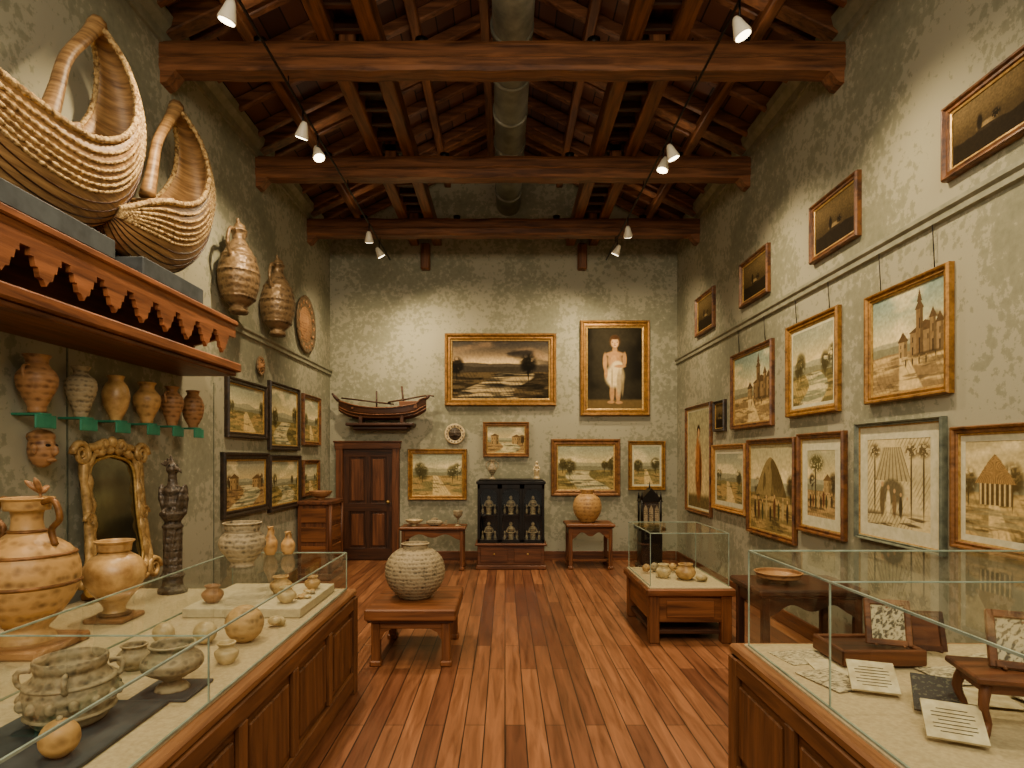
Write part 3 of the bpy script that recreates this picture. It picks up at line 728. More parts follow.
def vitrine(name, x0, x1, y0, y1, z0, z1, seams=()):
    b = B(name)
    quad(b, [(x0, y0, z1), (x1, y0, z1), (x1, y1, z1), (x0, y1, z1)], GLASS)
    for x in (x0, x1): quad(b, [(x, y0, z0), (x, y1, z0), (x, y1, z1), (x, y0, z1)], GLASS)
    for y in (y0, y1): quad(b, [(x0, y, z0), (x1, y, z0), (x1, y, z1), (x0, y, z1)], GLASS)
    e = .004
    for x in (x0, x1):
        b.box(x-e, x+e, y0, y1, z1-e, z1+e, GEDGE, 0)
        b.box(x-e, x+e, y0, y1, z0, z0+2*e, GEDGE, 0)
        for y in (y0, y1)+tuple(seams): b.box(x-e*.8, x+e*.8, y-e*.8, y+e*.8, z0, z1, GEDGE, 0)
    for y in (y0, y1): b.box(x0, x1, y-e, y+e, z1-e, z1+e, GEDGE, 0)
    for y in seams: b.box(x0, x1, y-.003, y+.003, z1-.003, z1+.003, GEDGE, 0)
    return b.build()
vitrine('glass_vitrine', -2.08, -1.21, .85, 4.58, .793, 1.07, (2.45,))
vitrine('glass_vitrine', 1.3, 2.9, .95, 3.2, .793, 1.3, (2.4,))
ZB = .793
b = B('carved_clay_pot'); c = (-1.62, 2.24, ZB+.018)
b.lathe(sprof(hollow([(.09, 0), (.12, .02), (.15, .09), (.15, .14), (.12, .185), (.112, .2), (.118, .215), (.12, .24)], .014, .05), 40), c, CLAY2, 44)
for zz, rr in ((.16, .141), (.05, .137)): b.lathe([(rr, zz-.008), (rr+.01, zz), (rr, zz+.008)], c, CLAY2, 44)
for i in range(14):
    a = i*math.pi/7; b.ell((c[0]+.15*math.cos(a), c[1]+.15*math.sin(a), c[2]+.105), (.02, .02, .024), CLAY2, seg=8, ring=6)
for i in range(4):
    a = i*math.pi/2+.5; x, y = c[0]+.12*math.cos(a), c[1]+.12*math.sin(a); X2, Y2 = c[0]+.16*math.cos(a), c[1]+.16*math.sin(a)
    b.tube(cr([(x, y, c[2]+.21), (X2, Y2, c[2]+.21), (X2, Y2, c[2]+.17), (x+.02*math.cos(a), y+.02*math.sin(a), c[2]+.15)], 8), .01, CLAY2, 6)
b.build()
b = B('display_tile'); b.box(-1.85, -1.37, 1.9, 2.45, ZB, ZB+.018, GREYBL, .004); b.build()
b = B('round_gourd'); b.ell((-1.47, 1.98, ZB+.018+.062), (.06, .06, .062), OCHRE2, None, 24, 16); b.tube([(-1.47, 1.98, ZB+.137), (-1.47, 1.98, ZB+.152)], [.012, .008], CLAY2); b.build()
b = B('footed_bowl')
b.lathe(sprof(hollow([(.07, 0), (.06, .015), (.035, .035), (.06, .055), (.115, .09), (.12, .13), (.085, .16), (.08, .17), (.095, .19)]), 36), (-1.43, 2.58, ZB+.013), CLAY2, 36)
b.build()
b = B('display_tile'); b.box(-1.55, -1.31, 2.46, 2.7, ZB, ZB+.012, GREYBL, .003); b.build()
lobj('small_clay_pot', hollow([(.04, 0), (.07, .04), (.075, .07), (.05, .1), (.06, .115)], depth=.03), (-1.76, 2.85, ZB), CLAY2)
lobj('small_clay_pot', hollow([(.03, 0), (.05, .03), (.055, .06), (.035, .08), (.045, .1)], depth=.03), (-1.36, 2.93, ZB), CREAM)
lobj('small_clay_pot', hollow([(.03, 0), (.06, .03), (.065, .06), (.045, .09), (.05, .1)], depth=.03), (-1.65, 3.0, ZB), CLAY)
for x, y, r in ((-1.42, 3.27, .1), (-1.62, 3.24, .06), (-1.85, 3.25, .055)):
    b = B('carved_stone_ball'); b.ell((x, y, ZB+r), (r, r, r), CREAM if r < .09 else CLAY, None, 32, 22)
    b.build()
def shell(c, r):
    b = B('spiral_shell'); n = 60; pts = []; rr = []
    for i in range(n):
        t = i/(n-1); a = t*5*math.pi; R = r*.55*(1-t)**.9
        pts.append((c[0]+R*math.cos(a), c[1]+R*math.sin(a)*.9, c[2]+r*.55+t*r*.75)); rr.append(r*.52*(1-t)**.9+.003)
    b.tube(pts, rr, CREAM, 12); b.build()
shell((-1.36, 3.56, ZB), .05); shell((-1.52, 3.52, ZB), .055)
b = B('white_riser'); b.box(-2.02, -1.28, 3.75, 4.5, ZB, ZB+.06, WHITE, .005); b.build()
ZR = ZB+.061
for x, y, k, m in ((-1.42, 3.9, 1.0, CREAM), (-1.55, 4.15, 1.2, CLAY), (-1.38, 4.3, .9, OCHRE), (-1.9, 3.9, 1.1, RUST)):
    lobj('small_clay_pot', hollow([(.03*k, 0), (.055*k, .03*k), (.06*k, .06*k), (.035*k, .085*k), (.045*k, .1*k)], depth=.03), (x, y, ZR), m)
b = B('shell_fragments')
for i in range(18):
    x = -1.36+random.random()*.05; y = 4.0+random.random()*.2; x -= (i % 3)*.03; r = .01+random.random()*.01
    b.ell((x, y, ZR+r*.62), (r*1.3, r, r*.6), random.choice([CREAM, CLAY, CLAY2]), Matrix.Rotation(random.random()*3, 3, 'Z'), 8, 6)
b.build()
ZG = 1.075
b = B('incised_urn')
c = (-1.75, 4.0, ZG); b.lathe(sprof(hollow([(.08, 0), (.07, .02), (.1, .06), (.145, .13), (.14, .19), (.1, .235), (.1, .26), (.125, .285)]), 36), c, CLAY2, 36); b.build()
for x, y, h in ((-1.74, 4.45, .21), (-1.62, 4.48, .17)):
    b = B('small_bird_jug')
    b.lathe(sprof([(.03, 0), (.045, .03*h/.2), (.05, .09*h/.2), (.025, .14*h/.2), (.018, .18*h/.2), (.024, h)], 20), (x, y, ZG), OCHRE2, 20)
    b.tube(cr([(x, y+.02, ZG+h*.95), (x, y+.06, ZG+h*.8), (x, y+.045, ZG+h*.5)], 8), .007, OCHRE2, 6)
    b.tube([(x, y-.01, ZG+h*.93), (x, y-.05, ZG+h*.98)], [.012, .004], OCHRE2, 6); b.build()
ZC = .793
def bigvase():
    b = B('handled_amphora'); c = (-2.5, 3.14, ZC+.05); m = OCHRE2
    b.box(c[0]-.2, c[0]+.2, c[1]-.2, c[1]+.2, ZC, ZC+.05, W('edge', 0), .012)
    b.lathe(sprof(hollow([(.13, 0), (.12, .03), (.09, .06), (.14, .12), (.215, .24), (.235, .36), (.2, .47), (.11, .54), (.075, .58), (.07, .66), (.1, .72), (.12, .74)]), 46), c, m, 44)
    for zz, rr in ((.45, .212), (.3, .232), (.57, .082)): b.lathe([(rr, zz-.01), (rr+.01, zz), (rr, zz+.01)], c, GOLD2, 44)
    for d in (-1, 1):
        p = [(c[0]+d*.09, c[1]-d*.02, c[2]+.72), (c[0]+d*.17, c[1]-d*.04, c[2]+.73), (c[0]+d*.2, c[1]-d*.04, c[2]+.64), (c[0]+d*.15, c[1]-d*.03, c[2]+.58), (c[0]+d*.17, c[1]-d*.03, c[2]+.5)]
        b.tube(cr(p, 20), .016, GOLD2, 8)
    for i in range(5):
        a = i*1.26; q = .03+.012*i
        b.tube(cr([(c[0]+.05, c[1], c[2]+.66), (c[0]+.07, c[1], c[2]+.76), (c[0]+.07+q*math.cos(a), c[1]+q*math.sin(a), c[2]+.79+.015*i)], 10), [.006]*6+[.014, .016, .012, .004], RUST, 6)
    b.build()
bigvase()
b = B('ochre_vase'); c = (-2.42, 3.72, ZC+.045)
b.box(c[0]-.12, c[0]+.12, c[1]-.12, c[1]+.12, ZC, ZC+.03, W('edge', 0), .008); b.lathe([(.09, 0), (.09, .015), (.07, .02)], (c[0], c[1], ZC+.03), GOLD2, 30)
b.lathe(sprof(hollow([(.07, 0), (.06, .03), (.08, .07), (.155, .18), (.172, .26), (.14, .33), (.085, .37), (.075, .4), (.11, .44)]), 40), c, OCHRE, 40); b.build()
def mirror():
    b = B('ornate_gilt_mirror'); cy, cz, x = 4.47, 1.36, -2.95
    w, h = .38, .5; N = 120
    def out(a, k):
        ca, sa = math.cos(a), math.sin(a)
        q = (abs(ca)**5+abs(sa)**5)**(-1/5)
        yy, zz = ca*q, sa*q
        waist = .82+.19*abs(zz)**2.2-.05*zz
        wob = 1+.022*math.cos(14*a)*(k > .9)
        arch = .1*(1-abs(yy))*(1 if zz > 0 else -.3)*max(0, abs(zz)-.5)*2
        return (cy+yy*w*k*waist*wob, cz+(zz*k*wob+arch)*h)
    lean = lambda z: x+(.09*(1-(z-.84)/1.0))
    def P(a, k, d=0):
        y, z = out(a, k); return (lean(z)+d, y, z)
    A = [2*math.pi*i/N for i in range(N)]
    b.tube([P(a, 1.0, .02) for a in A], [.022+.012*abs(math.sin(7*a)) for a in A], PALEGILT, 8, True)
    b.tube([P(a, .88, .02) for a in A], [.026+.008*math.sin(20*a) for a in A], PALEGILT, 8, True)
    b.tube([P(a, .8, .015) for a in A], .012, LINER, 6, True)
    vs = [P(a, .98, -.01) for a in A]+[P(a, .8, .005) for a in A]
    b.add(vs, [[i, (i+1) % N, (i+1) % N+N, i+N] for i in range(N)], GOLD2, True)
    b.add([P(a, .81, .004) for a in A], [list(range(N))], MIRR)
    b.add([P(a, .97, -.02) for a in A], [list(range(N))], W('dark', 2))
    def scroll(y, z, s, dr, m=PALEGILT):
        pts = []; rr = []
        for i in range(26):
            t = i/25; a = t*3.6*math.pi; R = s*(1-t*.85)
            yy = y+dr*(R*math.cos(a)); zz = z+R*math.sin(a); pts.append((lean(zz)+.035, yy, zz)); rr.append(.022*(1-t*.6)*s/.07)
        b.tube(pts, rr, m, 7)
    for dr in (-1, 1):
        scroll(cy+dr*.34, cz+.46, .085, dr); scroll(cy+dr*.37, cz-.45, .085, dr); scroll(cy+dr*.1, cz+.52, .05, -dr)
        scroll(cy+dr*.31, cz+.0, .055, dr); scroll(cy+dr*.14, cz-.48, .045, dr)
        for j in range(4): b.ell((lean(cz+.5)+.03, cy+dr*(.04+.045*j), cz+.53-.01*j*j*.6), (.02, .02, .04), PALEGILT, Matrix.Rotation(-dr*.35*j, 3, 'X'))
    b.ell((lean(cz+.55)+.03, cy, cz+.55), (.03, .04, .045), PALEGILT)
    b.box(-2.96, -2.78, cy-.3, 4.62, ZC, ZC+.06, GOLD2, .015)
    b.build()
mirror()
def statue():
    b = B('carved_totem_statue'); y = 4.46; x = -2.47; z = ZC
    b.lathe(sprof([(.1, 0), (.1, .03), (.075, .05), (.07, .1), (.085, .13), (.065, .16), (.06, .3), (.068, .32), (.06, .34), (.058, .46), (.075, .49), (.055, .52), (.07, .55), (.09, .58), (.085, .6)], 60), (x, y, z), DARKST, 24)
    for i in range(8):
        a = i*math.pi/4; b.tube([(x+.062*math.cos(a), y+.062*math.sin(a), z+.15), (x+.06*math.cos(a+.8), y+.06*math.sin(a+.8), z+.5)], .01, DARKST, 6)
    b.ell((x, y, z+.66), (.065, .06, .09), DARKST); b.ell((x, y, z+.75), (.07, .06, .06), DARKST)
    for d in (-1, 1):
        b.ell((x+d*.065, y+.01, z+.69), (.026, .06, .12), DARKST, Matrix.Rotation(d*.2, 3, 'Y'))
        b.tube([(x+d*.07, y, z+.78), (x+d*.095, y+.01, z+.7), (x+d*.08, y+.03, z+.58)], [.024, .02, .01], DARKST)
        b.ell((x+d*.03, y-.05, z+.61), (.02, .035, .02), DARKST)
    b.tube([(x, y, z+.78), (x, y-.005, z+.89)], [.04, .028], DARKST); b.ell((x+.005, y-.01, z+.92), (.045, .045, .048), DARKST)
    b.tube([(x+.03, y-.03, z+.925), (x+.08, y-.05, z+.91), (x+.095, y-.055, z+.885)], [.022, .013, .005], DARKST)
    for i in range(4): b.tube([(x-.01*i, y+.01, z+.94), (x-.02-.025*i, y+.01, z+1.02-.02*i)], [.02, .008], DARKST, 6)
    b.build(mods=remesh(.006))
statue()
# ------------------------------------------------------------------ tables
def table(name, x0, x1, y0, y1, zt, top=.05, leg=.07, apron=.1, kind='table', inset=.05, shelf=None, stretch=False, scallop=False):
    b = B(name)
    b.box(x0, x1, y0, y1, zt-top, zt, W(kind, 0), .012)
    b.box(x0+.02, x1-.02, y0+.02, y1-.02, zt-top-.018, zt-top, W('dark', 0), .006)
    X0, X1, Y0, Y1 = x0+inset, x1-inset, y0+inset, y1-inset
    za = zt-top-.018
    for x in (X0, X1-leg):
        for y in (Y0, Y1-leg):
            b.box(x, x+leg, y, y+leg, 0, za, W(kind, 2), .008)
            b.box(x-.012, x+leg+.012, y-.012, y+leg+.012, 0, .05, W(kind, 2), .01)
    for y in (Y0+.01, Y1-.035):
        if scallop:
            pts = [(X0+leg, za), (X0+leg, za-apron*1.5)]; n = 24
            for i in range(1, n):
                u = i/n; pts.append((X0+leg+(X1-X0-2*leg)*u, za-apron*(.75+.35*math.cos(u*math.pi*4)+.35*abs(u-.5)*2)))
            pts += [(X1-leg, za-apron*1.5), (X1-leg, za)]
            b.prism(pts, lambda a, c, t: (a, t, c), y, y+.025, W(kind, 0))
        else:
            b.box(X0+leg, X1-leg, y, y+.025, za-apron, za, W(kind, 0), .004)
            for sx, xx in ((1, X0+leg), (-1, X1-leg)):
                b.prism([(xx, za-apron), (xx+sx*.1, za-apron), (xx+sx*.04, za-apron-.03), (xx, za-apron-.1)], lambda a, c, t: (a, t, c), y, y+.025, W(kind, 0))
    for x in (X0+.01, X1-.035): b.box(x, x+.025, Y0+leg, Y1-leg, za-apron, za, W(kind, 1), .004)
    if stretch:
        for x in (X0+leg/2-.02, X1-leg/2-.02): b.box(x, x+.04, Y0+leg, Y1-leg, .08, .13, W(kind, 1), .005)
        ym = (Y0+Y1)/2; b.box(X0+leg/2, X1-leg/2, ym-.02, ym+.02, .085, .125, W(kind, 0), .005)
    return b.build()
table('low_wooden_table', -1.2, -.42, 5.1, 6.05, .5, .1, .075, .06, 'table', .05)
b = B('round_stoneware_jar'); c = (-.83, 5.55, .5)
b.lathe(sprof(hollow([(.12, 0), (.15, .02), (.24, .12), (.275, .24), (.25, .36), (.17, .44), (.1, .465), (.1, .48), (.13, .5)]), 44), c, CLAY2, 48); b.build()
table('carved_console_table', -1.68, -.62, 9.45, 9.98, .69, .04, .055, .1, 'table', .04, scallop=True)
lobj('shallow_bowl', hollow([(.05, 0), (.05, .02), (.1, .05), (.14, .09)], depth=.03), (-1.47, 9.7, .69), CREAM)
b = B('fish_sculpture'); b.ell((-1.14, 9.7, .74), (.14, .05, .05), CLAY2); b.prism([(-1.0, .74), (-.93, .8), (-.94, .74), (-.93, .69)], lambda a, c, t: (a, t, c), 9.69, 9.71, CLAY2); b.ell((-1.14, 9.7, .79), (.06, .01, .03), CLAY2); b.box(-1.2, -1.08, 9.66, 9.74, .69, .705, BLACK); b.build()
lobj('silver_goblet', hollow([(.06, 0), (.05, .01), (.015, .03), (.012, .1), (.03, .13), (.07, .17), (.075, .24)]), (-.76, 9.7, .69), CLAY2)
def cabinet():
    b = B('black_display_cabinet'); x0, x1, y0, y1 = -.44, .63, 9.6, 10.12; z0 = .42; z1 = 1.36
    b.box(x0-.03, x1+.03, y0-.04, y1, .0, .07, W('red', 0), .012)
    b.box(x0, x1, y0, y1, .07, z0-.04, W('red', 0), .006); b.box(x0-.04, x1+.04, y0-.05, y1, z0-.04, z0, W('red', 0), .012)
    n = 3; w = (x1-x0)/n
    for i in range(2):
        a = x0+.05+i*(x1-x0)/2; c = a+(x1-x0)/2-.1
        b.box(a, c, y0-.018, y0, .12, z0-.08, W('red', 0), .01); b.ell(((a+c)/2, y0-.03, .25), .016, LINER)
    b.box(x0, x1, y1-.03, y1, z0, z1, BLACK, 0); b.box(x0, x0+.03, y0, y1, z0, z1, BLACK); b.box(x1-.03, x1, y0, y1, z0, z1, BLACK)
    b.box(x0-.02, x1+.02, y0-.03, y1, z1, z1+.06, BLACK, .012); b.box(x0+.02, x1-.02, y0, y1, z1+.06, z1+.08, BLACK)
    b.box(x0, x1, y0, y1, z0, z0+.03, BLACK); b.box(x0+.03, x1-.03, y0+.03, y1-.03, .86, .875, BLACK, 0)
    for i in range(n):
        a = x0+i*w; c = a+w
        for x in (a, c-.04): b.box(x, x+.04, y0-.02, y0+.01, z0+.02, z1, BLACK, .004)
        b.box(a, c, y0-.02, y0+.01, z0, z0+.06, BLACK, .004); b.box(a, c, y0-.02, y0+.01, z1-.07, z1, BLACK, .004)
        quad(b, [(a+.04, y0-.008, z0+.06), (c-.04, y0-.008, z0+.06), (c-.04, y0-.008, z1-.07), (a+.04, y0-.008, z1-.07)], GLASS)
        m = (a+c)/2
        pts = [(m+(w/2-.04)*math.cos(t), z1-.2+.13*math.sin(t)) for t in np.linspace(0, math.pi, 14)]
        b.prism([(c-.04, z1-.07)]+[(float(p), float(q)) for p, q in pts]+[(a+.04, z1-.07)], lambda u, v, t: (u, t, v), y0-.015, y0, BLACK)
        for zz, hh in ((z0+.03, .3), (.875, .3)):
            b.lathe(sprof([(.05, 0), (.04, .03), (.045, .1), (.03, .13), (.06, .19), (.045, .22), (.02, .235)], 20), (m, y0+.1, zz), CLAY2, 14)
            b.ell((m, y0+.1, zz+.265), (.028, .028, .035), CLAY2)
            for d in (-1, 1): b.tube([(m+d*.05, y0+.1, zz+.2), (m+d*.07, y0+.07, zz+.14), (m+d*.01, y0+.04, zz+.13)], .013, CLAY2, 6); b.ell((m+d*.1, y0+.1, zz+.05), (.022, .022, .05), CLAY2); b.ell((m+d*.1, y0+.1, zz+.13), (.014, .014, .03), CLAY2)
    b.build()
cabinet()
ZK = 1.44
def ewer(name, c, h, mat):
    b = B(name); k = h/.35
    b.lathe(sprof(hollow([(.06*k, 0), (.05*k, .015*k), (.015*k, .05*k), (.03*k, .08*k), (.075*k, .16*k), (.06*k, .22*k), (.03*k, .27*k), (.045*k, .33*k)], .006, .02), 34), c, mat, 24)
    for d in (-1, 1): b.tube(cr([(c[0]+d*.03*k, c[1], c[2]+.31*k), (c[0]+d*.1*k, c[1], c[2]+.28*k), (c[0]+d*.1*k, c[1], c[2]+.2*k), (c[0]+d*.06*k, c[1], c[2]+.17*k)], 10), .008*k, mat, 6)
    b.build()
ewer('trophy_urn', (-.21, 9.85, ZK), .33, CLAY2)
b = B('porcelain_figurine'); c = (.52, 9.85, ZK)
b.lathe(sprof([(.05, 0), (.05, .02), (.04, .05), (.045, .12), (.025, .17), (.035, .21), (.015, .24)], 20), c, CREAM, 16); b.ell((c[0], c[1], c[2]+.265), (.024, .024, .03), CREAM)
for d in (-1, 1): b.tube([(c[0]+d*.03, c[1], c[2]+.21), (c[0]+d*.055, c[1]-.01, c[2]+.15), (c[0]+d*.02, c[1]-.04, c[2]+.14)], .01, CREAM, 6)
b.build()
table('jar_side_table', .98, 1.76, 9.55, 10.15, .73, .05, .06, .12, 'table', .04, scallop=True, stretch=True)
lobj('brown_glazed_jar', hollow([(.1, 0), (.13, .02), (.21, .14), (.235, .26), (.2, .39), (.12, .46), (.09, .475), (.09, .5), (.12, .53)]), (1.35, 9.85, .73), OCHRE2)
b = B('gothic_reliquary'); x, y = 2.35, 9.75
b.box(x-.2, x+.2, y-.18, y+.18, 0, .06, BLACK, .01); b.box(x-.17, x+.17, y-.15, y+.15, .06, .62, BLACK, .01); b.box(x-.22, x+.22, y-.2, y+.2, .62, .67, BLACK, .01)
for dx in (-1, 1):
    for dy in (-1, 1):
        b.tube([(x+dx*.15, y+dy*.12, .67), (x+dx*.15, y+dy*.12, 1.12)], .018, BLACK, 8); b.tube([(x+dx*.15, y+dy*.12, 1.12), (x+dx*.15, y+dy*.12, 1.25)], [.022, .003], BLACK, 8)
b.box(x-.13, x+.13, y-.1, y+.1, .67, 1.08, DARKST, .01)
for i in range(3):
    xx = x-.09+i*.09; b.prism([(xx-.03, .72), (xx+.03, .72), (xx+.03, .96), (xx, 1.03), (xx-.03, .96)], lambda a, c, t: (a, t, c), y-.115, y-.1, CLAY2)
b.prism([(x-.19, 1.08), (x+.19, 1.08), (x, 1.3)], lambda a, c, t: (a, t, c), y-.13, y+.13, BLACK); b.tube([(x, y, 1.25), (x, y, 1.4)], [.02, .004], BLACK, 8)
b.build()
b = B('carved_corner_cabinet'); x0, x1, y0, y1 = XL+.03, -2.56, 8.75, 9.35
b.box(x0, x1, y0, y1, .08, 1.1, W('red', 2), .01); b.box(x0, x1+.04, y0-.04, y1+.04, 1.1, 1.16, W('red', 1), .012); b.box(x0, x1+.03, y0-.03, y1+.03, 0, .1, W('red', 1), .012)
for a, c in ((.16, .5), (.56, .78), (.84, 1.05)):
    b.box(x0+.06, x1-.05, y0-.02, y0, a, c, W('table', 0), .014); b.box(x1, x1+.02, y0+.06, y1-.06, a, c, W('table', 1), .014)
for y in (y0, y1): b.tube([(x1+.01, y, .1), (x1+.01, y, 1.1)], .03, W('red', 2), 10)
b.build()
lobj('dark_bowl', hollow([(.06, 0), (.06, .02), (.13, .06), (.17, .12)], depth=.04), (-2.78, 9.05, 1.161), RUST)
def ship():
    b = B('wooden_ship_model'); cx, y, zb = bx(385), YB-.22, bz(421)
    n = 30; vs = []; fs = []; K = 10; L = 1.5
    def sec(i):
        t = i/(n-1); u = 2*t-1
        w = .15*(1-abs(u)**2.6)+.008; sheer = .2+.14*abs(u)**2.2+(.05 if u > .8 else 0); keel = .0+.16*abs(u)**4
        return cx+u*L/2*(1.0), w, keel, sheer
    for i in range(n):
        x, w, k0, s0 = sec(i)
        for j in range(K+1):
            th = math.pi*j/K; vs.append((x, y+w*math.cos(th), zb+(s0-(s0-k0)*math.sin(th)**.7 if 0 < j < K else s0)))
    for i in range(n-1):
        for j in range(K): fs.append([i*(K+1)+j, i*(K+1)+j+1, (i+1)*(K+1)+j+1, (i+1)*(K+1)+j])
        fs.append([i*(K+1), (i+1)*(K+1), (i+1)*(K+1)+K, i*(K+1)+K])
    fs.append(list(range(K+1))); fs.append([(n-1)*(K+1)+j for j in range(K+1)])
    m = W('dark', 0); b.add(vs, fs, m, False)
    for f_ in (.0, .35, .6):
        for sgn in (-1, 1):
            pts = []
            for i in range(n):
                x, w, k0, s0 = sec(i); th = f_*1.3
                pts.append((x, y+sgn*(w*math.cos(th)+.004), zb+s0-(s0-k0)*(math.sin(th)**.7 if th > 0 else 0)))
            b.tube(pts, .012 if f_ == 0 else .008, W('beam', 0), 6)
    b.tube(cr([(cx-.75, y, zb+.33), (cx-.83, y, zb+.42), (cx-.86, y, zb+.46)], 6), [.03]*3+[.02]*3, m, 6)
    b.tube(cr([(cx+.74, y, zb+.36), (cx+.8, y, zb+.42), (cx+.88, y, zb+.41)], 6), [.03]*3+[.015]*3, m, 6)
    b.tube([(cx-.1, y, zb+.1), (cx-.1, y, zb+.5)], .014, m, 6); b.tube([(cx+.38, y, zb+.1), (cx+.33, y, zb+.58)], .016, m, 6)
    b.tube([(cx-.7, y, zb+.38), (cx+.2, y-.03, zb+.27)], .014, m, 6); b.tube([(cx+.1, y-.05, zb+.3), (cx+.75, y-.02, zb+.42)], .014, m, 6)
    b.box(cx+.3, cx+.6, y-.09, y+.09, zb+.2, zb+.32, W('beam', 0))
    for i in range(7): b.box(cx-.5+i*.14, cx-.47+i*.14, y-.13, y+.13, zb+.19, zb+.215, W('beam', 0), .002)
    for dx in (-.35, .35): b.box(cx+dx-.03, cx+dx+.03, y-.12, y+.12, zb-.05, zb+.07, m)
    b.box(cx-.6, cx+.55, YB-.36, YB-.001, zb-.1, zb-.05, W('dark', 0), .012); b.box(cx-.5, cx+.45, YB-.3, YB-.001, zb-.17, zb-.1, W('dark', 0), .03)
    b.build()
ship()
# ------------------------------------------------------------------ mid-right vitrine table
def midcase():
    b = B('museum_display_table'); x0, x1, y0, y1, zt = 1.36, 2.22, 5.75, 6.9, .53
    k = 'table'
    b.box(x0, x1, y0, y1, zt-.07, zt, W(k, 0), .012); b.box(x0+.03, x1-.03, y0+.03, y1-.03, zt-.005, zt+.012, BED, .003)
    for x in (x0+.03, x1-.13):
        for y in (y0+.03, y1-.13): b.box(x, x+.1, y, y+.1, 0, zt-.07, W(k, 2), .008)
    b.box(x0+.05, x1-.05, y0+.05, y0+.08, .2, zt-.07, W(k, 0)); b.box(x0+.05, x0+.08, y0+.05, y1-.05, .2, zt-.07, W(k, 1)); b.box(x1-.08, x1-.05, y0+.05, y1-.05, .2, zt-.07, W(k, 1))
    b.box(x0+.05, x1-.05, y1-.08, y1-.05, .2, zt-.07, W(k, 0)); b.box(x0+.2, x1-.2, y0+.035, y0+.05, .25, zt-.12, W(k, 0), .008)
    b.box(x0+.06, x1-.06, y0+.08, y1-.08, .08, .12, W('dark', 0))
    b.build()
midcase()
vitrine('glass_vitrine', 1.41, 2.17, 5.82, 6.83, .543, 1.06)
lobj('small_clay_pot', hollow([(.04, 0), (.09, .04), (.1, .09), (.07, .14), (.075, .16)], depth=.04), (1.85, 6.15, .543), OCHRE)
lobj('small_clay_pot', hollow([(.04, 0), (.07, .04), (.075, .08), (.05, .12), (.06, .14)], depth=.04), (1.65, 6.25, .543), CREAM)
shell((1.98, 6.05, .543), .06)
b = B('stone_fragments')
for i in range(6): b.ell((1.53+.1*i, 6.5+.05*(i % 2), .543+.056), (.045, .035, .045+.005*(i % 3)), [CLAY, CLAY2, DARKST][i % 3], seg=8, ring=6)
b.build()
table('dark_side_table', 2.02, 2.9, 4.75, 5.4, .74, .05, .06, .1, 'dark', .04, stretch=True, scallop=True)
lobj('dark_bowl', hollow([(.06, 0), (.06, .02), (.15, .05), (.19, .09)], depth=.04), (2.3, 5.05, .741), RUST)
# ------------------------------------------------------------------ right case contents
def sheet(b, x, y, w, d, rot, z, m, t=.003, tilt=0):
    R = (Matrix.Rotation(rot, 3, 'Z') @ Matrix.Rotation(tilt, 3, 'X'))
    zc = z+t/2+abs(math.sin(tilt))*d/2
    b.box(x-w/2, x+w/2, y-d/2, y+d/2, zc-t/2, zc+t/2, m, 0, R)
b = B('map_sheets')
for i, (x, y, w, d, r, m) in enumerate(((1.5, 3.02, .26, .2, .2, PRINT), (1.62, 2.86, .3, .22, -.15, PAPER), (1.48, 2.7, .2, .25, .3, PRINT), (2.1, 2.75, .3, .22, .1, PRINT), (1.95, 2.5, .28, .2, -.3, PAPER), (2.35, 2.9, .26, .22, .4, PRINT), (2.25, 2.45, .26, .2, .2, PRINT))):
    sheet(b, x, y, w, d, r, ZB+.002*i, m)
b.build()
for x, y, r, m, w, d in ((1.58, 2.58, -.35, PAPER, .18, .16), (1.71, 2.37, -.5, INKBL, .17, .18), (1.6, 2.14, -.45, PAPER, .18, .16)):
    b = B('museum_booklet'); sheet(b, x, y, w, d, r, ZB+.016, m, .01, .55)
    R = Matrix.Rotation(r, 3, 'Z'); o = R @ Vector((0, d*.38, 0))
    b.box(x+o.x-.05, x+o.x+.05, y+o.y-.01, y+o.y+.01, ZB, ZB+.08, BLACK, .002, R)
    if m is PAPER:
        R2 = R @ Matrix.Rotation(.55, 3, 'X')
        for k in range(7):
            o = R2 @ Vector((0, -d*.32+k*d*.1, .0058)); zz = ZB+.016+.005+math.sin(.55)*d/2+o.z
            ww = w*(.36 if k % 3 else .26)
            b.box(x+o.x-ww, x+o.x+ww, y+o.y-.0012, y+o.y+.0012, zz-.0008, zz+.0008, BLACK, 0, R2)
    b.build()
b = B('wooden_tray_box'); x, y = 1.8, 2.98
b.box(x-.2, x+.2, y-.14, y+.14, ZB+.014, ZB+.03, W('red', 0)); 
for a in (-1, 1): b.box(x-.2, x+.2, y+a*.13-.012, y+a*.13+.012, ZB+.014, ZB+.09, W('red', 0)); b.box(x+a*.19-.012, x+a*.19+.012, y-.14, y+.14, ZB+.014, ZB+.09, W('red', 1))
b.box(x-.18, x+.18, y-.12, y+.12, ZB+.03, ZB+.075, W('dark', 0)); b.build()
def standpic(name, x, y, z, w, h, rot, m, pm):
    b = B(name); b.M = Matrix.Translation((x, y, z)) @ Matrix.Rotation(rot, 4, 'Z') @ Matrix.Rotation(-.3, 4, 'X')
    for a in (-1, 1): b.box(a*w/2-.014, a*w/2+.014, -.012, .012, 0, h, m, .004); b.tube([(a*w*.35, .02, .005), (a*w*.35, -.03, -.002)], .006, m, 6)
    for q in (.014, h-.014): b.box(-w/2, w/2, -.012, .012, q-.014, q+.014, m, .004)
    b.box(-w/2, w/2, -.002, .006, .01, h-.01, pm, 0); b.M = b.M @ Matrix.Rotation(.3, 4, 'X')
    b.tube([(0, h*.24, h*.8), (0, h*.6, .0)], .007, m, 6); b.build()
standpic('framed_photograph', 1.87, 2.92, ZB+.09, .17, .22, -.35, W('beam', 0), PRINT)
b = B('book_stand_table'); x, y = 1.9, 2.2
